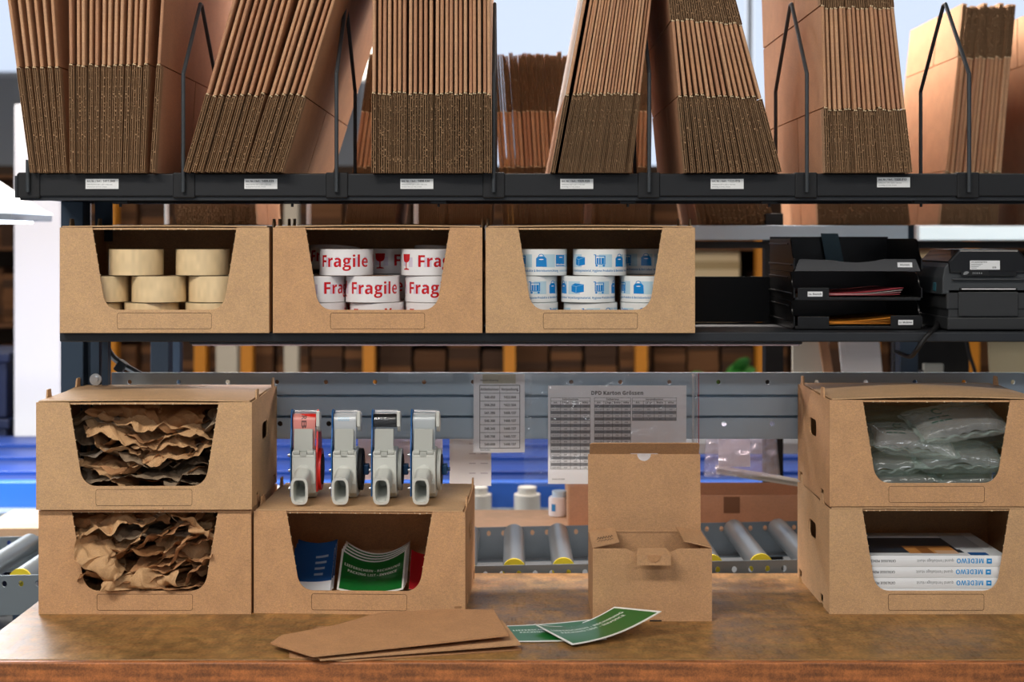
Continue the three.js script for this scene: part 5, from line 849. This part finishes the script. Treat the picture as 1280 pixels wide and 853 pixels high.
// far racks with orange uprights and brown crates
{
  const Z = 8.6, X = (p) => wx(p, Z), orange = std('#d98a1c', 0.5), brown = std('#6a4526', 0.8), dk = std('#3a2a1c', 0.85), cr = [std('#5d3c20', 0.85), std('#7a5230', 0.85), std('#4a3220', 0.85)];
  const g = thing('pallet_rack', 'far warehouse rack with orange uprights behind everything', 'rack', [0, 0, -Z]);
  for (const px of [-60, 40, 140, 252, 310, 462, 637, 801, 952, 1090, 1214, 1340, 1440]) part('upright', span(X(px) - 0.035, X(px) + 0.035, 0, 2.1, -0.05, 0.05), orange, g);
  for (const y of [0.15, 0.62, 1.09, 1.56, 2.0]) part('shelf_board', span(X(-80), X(1460), y - 0.02, y, -0.9, -0.06), brown, g);
  part('back_mesh', span(X(-80), X(1460), 0.1, 2.1, -0.96, -0.93), dk, g);
  seed = 99; let n = 0, col = 0;
  const place = ['left', 'centre', 'right'];
  for (const [r, y] of [[0, 0.62], [1, 1.09], [2, 1.56]]) for (let px = -60; px < 1440; px += 44) {
    if (r === 1 && ((px > 820 && px < 932) || (px > 1066 && px < 1242))) { n++; col++; continue; }
    const h = rr(0.28, 0.42), w = 0.19, o = thing('storage_crate', `blurred brown crate far behind, ${['lower', 'middle', 'upper'][r]} tier of the orange rack, ${ORD[(col = px === -60 ? 0 : col + 1)]} from left`, 'crate', [X(px + 22), y + 0.0005, -Z - 0.3 - rr(0, 0.1)], 0, `crates on the ${['lower', 'middle', 'upper'][r]} tier, ${place[px < 420 ? 0 : px < 860 ? 1 : 2]}`), m = cr[Math.floor(rnd() * 3)];
    part('shell', box(w, h, 0.4, 0, h / 2, -0.1), m, o); for (let k = 0; k < 3; k++) part('slat', box(w + 0.006, 0.05, 0.01, 0, h * (0.2 + 0.3 * k), 0.104), cr[(k + n) % 3], o); n++;
  }
  for (const [a, b, lab] of [[866, 930, 'left one above the shelf lip'], [1110, 1240, 'right one beside the printer']]) { const o = thing('cream_carton', `blurred cream carton far behind the middle shelf, ${lab}`, 'carton', [(X(a) + X(b)) / 2, 1.0905, -Z - 0.2], 0, 'cream cartons far behind'), W = (X(b) - X(a)) / 2, h = 0.445; part('shell', rbox(2 * W, h, 0.3, 0.01, 0, h / 2, -0.1), std('#e6d0a4', 0.8), o); part('tape_seam', box(2 * W, 0.05, 0.002, 0, h * 0.8, 0.0512), std('#b89f70', 0.6), o); }
  const pl = thing('potted_plant', 'blurred green plant far behind the gap at the right of centre', 'plant', [wx(908, 7.9), 0, -7.9]);
  part('pot', new THREE.LatheGeometry([[0, 0], [0.13, 0], [0.17, 0.3], [0.15, 0.3], [0.14, 0.28], [0, 0.28]].map((p) => new THREE.Vector2(...p)), 20), std('#8b8d90', 0.6), pl);
  const leaf = std('#2f7a2a', 0.5); for (let k = 0; k < 34; k++) { const a = rr(0, 6.28), t = rr(0.02, 0.16), y = rr(0.3, 0.92); part('leaf', new THREE.SphereGeometry(1, 8, 6).scale(0.05, 0.012, 0.09).rotateX(rr(-0.6, 0.6)).rotateY(a).translate(Math.cos(a) * t, y, Math.sin(a) * t), leaf, pl); }
  part('stem', bar([0, 0.28, 0], [0, 0.86, 0], 0.012), std('#5a4a30', 0.8), pl);
  // beige columns in the gap at the left
  for (const [a, b, s] of [[270, 296, 'left'], [355, 372, 'right']]) solo('square_column', span(wx(a, 7), wx(b, 7), 0, 2.05, -7.08, -7), std('#9d9482', 0.8), `blurred beige square column far behind the left gap, ${s} one`, 'column', 'beige columns');
}
// white cabinet, lamp and blue crates at the left
{
  const Z = 6, X = (p) => wx(p, Z);
  const c = thing('white_cabinet', 'tall white cabinet blurred behind the left end of the bench', 'cabinet', [(X(18) + X(78)) / 2, 0, -Z]); const W = (X(78) - X(18)) / 2;
  part('body', span(-W, W, 0.05, wy(130, Z), -0.4, 0, 0.004), std('#d3d4d8', 0.6), c); part('plinth', span(-W + 0.01, W - 0.01, 0, 0.05, -0.38, -0.005), std('#d3d4d8', 0.6), c); part('door', span(-W + 0.004, W - 0.004, 0.07, wy(134, Z), 0.0005, 0.016, 0.003), std('#d3d4d8', 0.6), c);
  const lz = 4.2, lx = wx(41, lz), ly = wy(272, lz), l = thing('hood_lamp', 'glowing white hood lamp at the left edge of the picture', 'lamp', [lx, ly, -lz]);
  part('hood', uvm(ext(shape([[0, 0.012], [-0.03, 0.024], [-0.16, 0.11], [-0.5, 0.13], [-0.84, 0.11], [-0.97, 0.024], [-1.0, 0.012]]), 0.34, 0.004).translate(0, 0, -0.17)), std('#ffffff', 0.5, 0, { emissive: '#f4f8ff', emissiveIntensity: 0.75 }), l);
  part('rim', rbox(1.0, 0.02, 0.36, 0.004, -0.5, 0.0, 0), std('#9aa7b4', 0.5), l);
  part('diffuser', box(0.9, 0.006, 0.3, -0.5, -0.013, 0), std('#ffffff', 0.5, 0, { emissive: '#f4f8ff', emissiveIntensity: 3 }), l);
  for (const x of [-0.25, -0.75]) part('hanger', bar([x, 0.12, 0], [x, 5.6 - ly, 0], 0.006), M.steel, l);
  const ra = new THREE.RectAreaLight('#f4f8ff', 45, 0.9, 0.3); ra.position.set(lx - 0.5, ly - 0.02, -lz); ra.lookAt(lx - 0.5, ly - 2, -lz); scene.add(ra);
  const bc = std('#0f1b3c', 0.5); for (let k = 0; k < 4; k++) { const o = thing('blue_crate', `dark blue plastic crate in the stack behind the left edge, ${['lowest', 'second', 'third', 'topmost'][k]} one`, 'crate', [-2.4, k * 0.281 + 0.0005, -6.05], 0, 'blue crates at the left'); part('shell', rbox(0.5, 0.27, 0.4, 0.012, 0, 0.135, -0.2), bc, o); part('rim', rbox(0.53, 0.04, 0.43, 0.006, 0, 0.258, -0.2), bc, o); }
}
// slanting strip lamp far behind, seen between the stacks
{
  const Z = 7.4, A = [wx(430, Z), wy(-40, Z), -Z], B = [wx(464, Z), wy(96, Z), -Z - 0.1], g = thing('slanted_lamp', 'bright slanting strip lamp far behind between two carton stacks', 'lamp', [(A[0] + B[0]) / 2, (A[1] + B[1]) / 2, -Z]);
  const ang = Math.atan2(B[1] - A[1], B[0] - A[0]), len = Math.hypot(B[0] - A[0], B[1] - A[1]);
  const h = part('housing', rbox(len + 0.04, 0.13, 0.05, 0.01, 0, 0, -0.02), M.white, g), d = part('diffuser', rbox(len, 0.1, 0.02, 0.006, 0, 0, 0.012), std('#ffffff', 0.5, 0, { emissive: '#fff6df', emissiveIntensity: 1.4 }), g); h.rotation.z = d.rotation.z = ang;
  part('hanger', bar([A[0] - g.position.x, A[1] - g.position.y, -0.02], [A[0] - g.position.x, 5.6 - g.position.y, -0.02], 0.006), M.steel, g);
  const ra = new THREE.RectAreaLight('#fff6df', 1.4, len, 0.1); ra.position.set(g.position.x, g.position.y, -Z + 0.03); ra.rotation.set(0, Math.PI, 0); ra.rotateZ(-ang); scene.add(ra);
}

scene.traverse((o) => { if (o.isMesh) o.castShadow = o.receiveShadow = true; });
renderer.render(scene, camera);
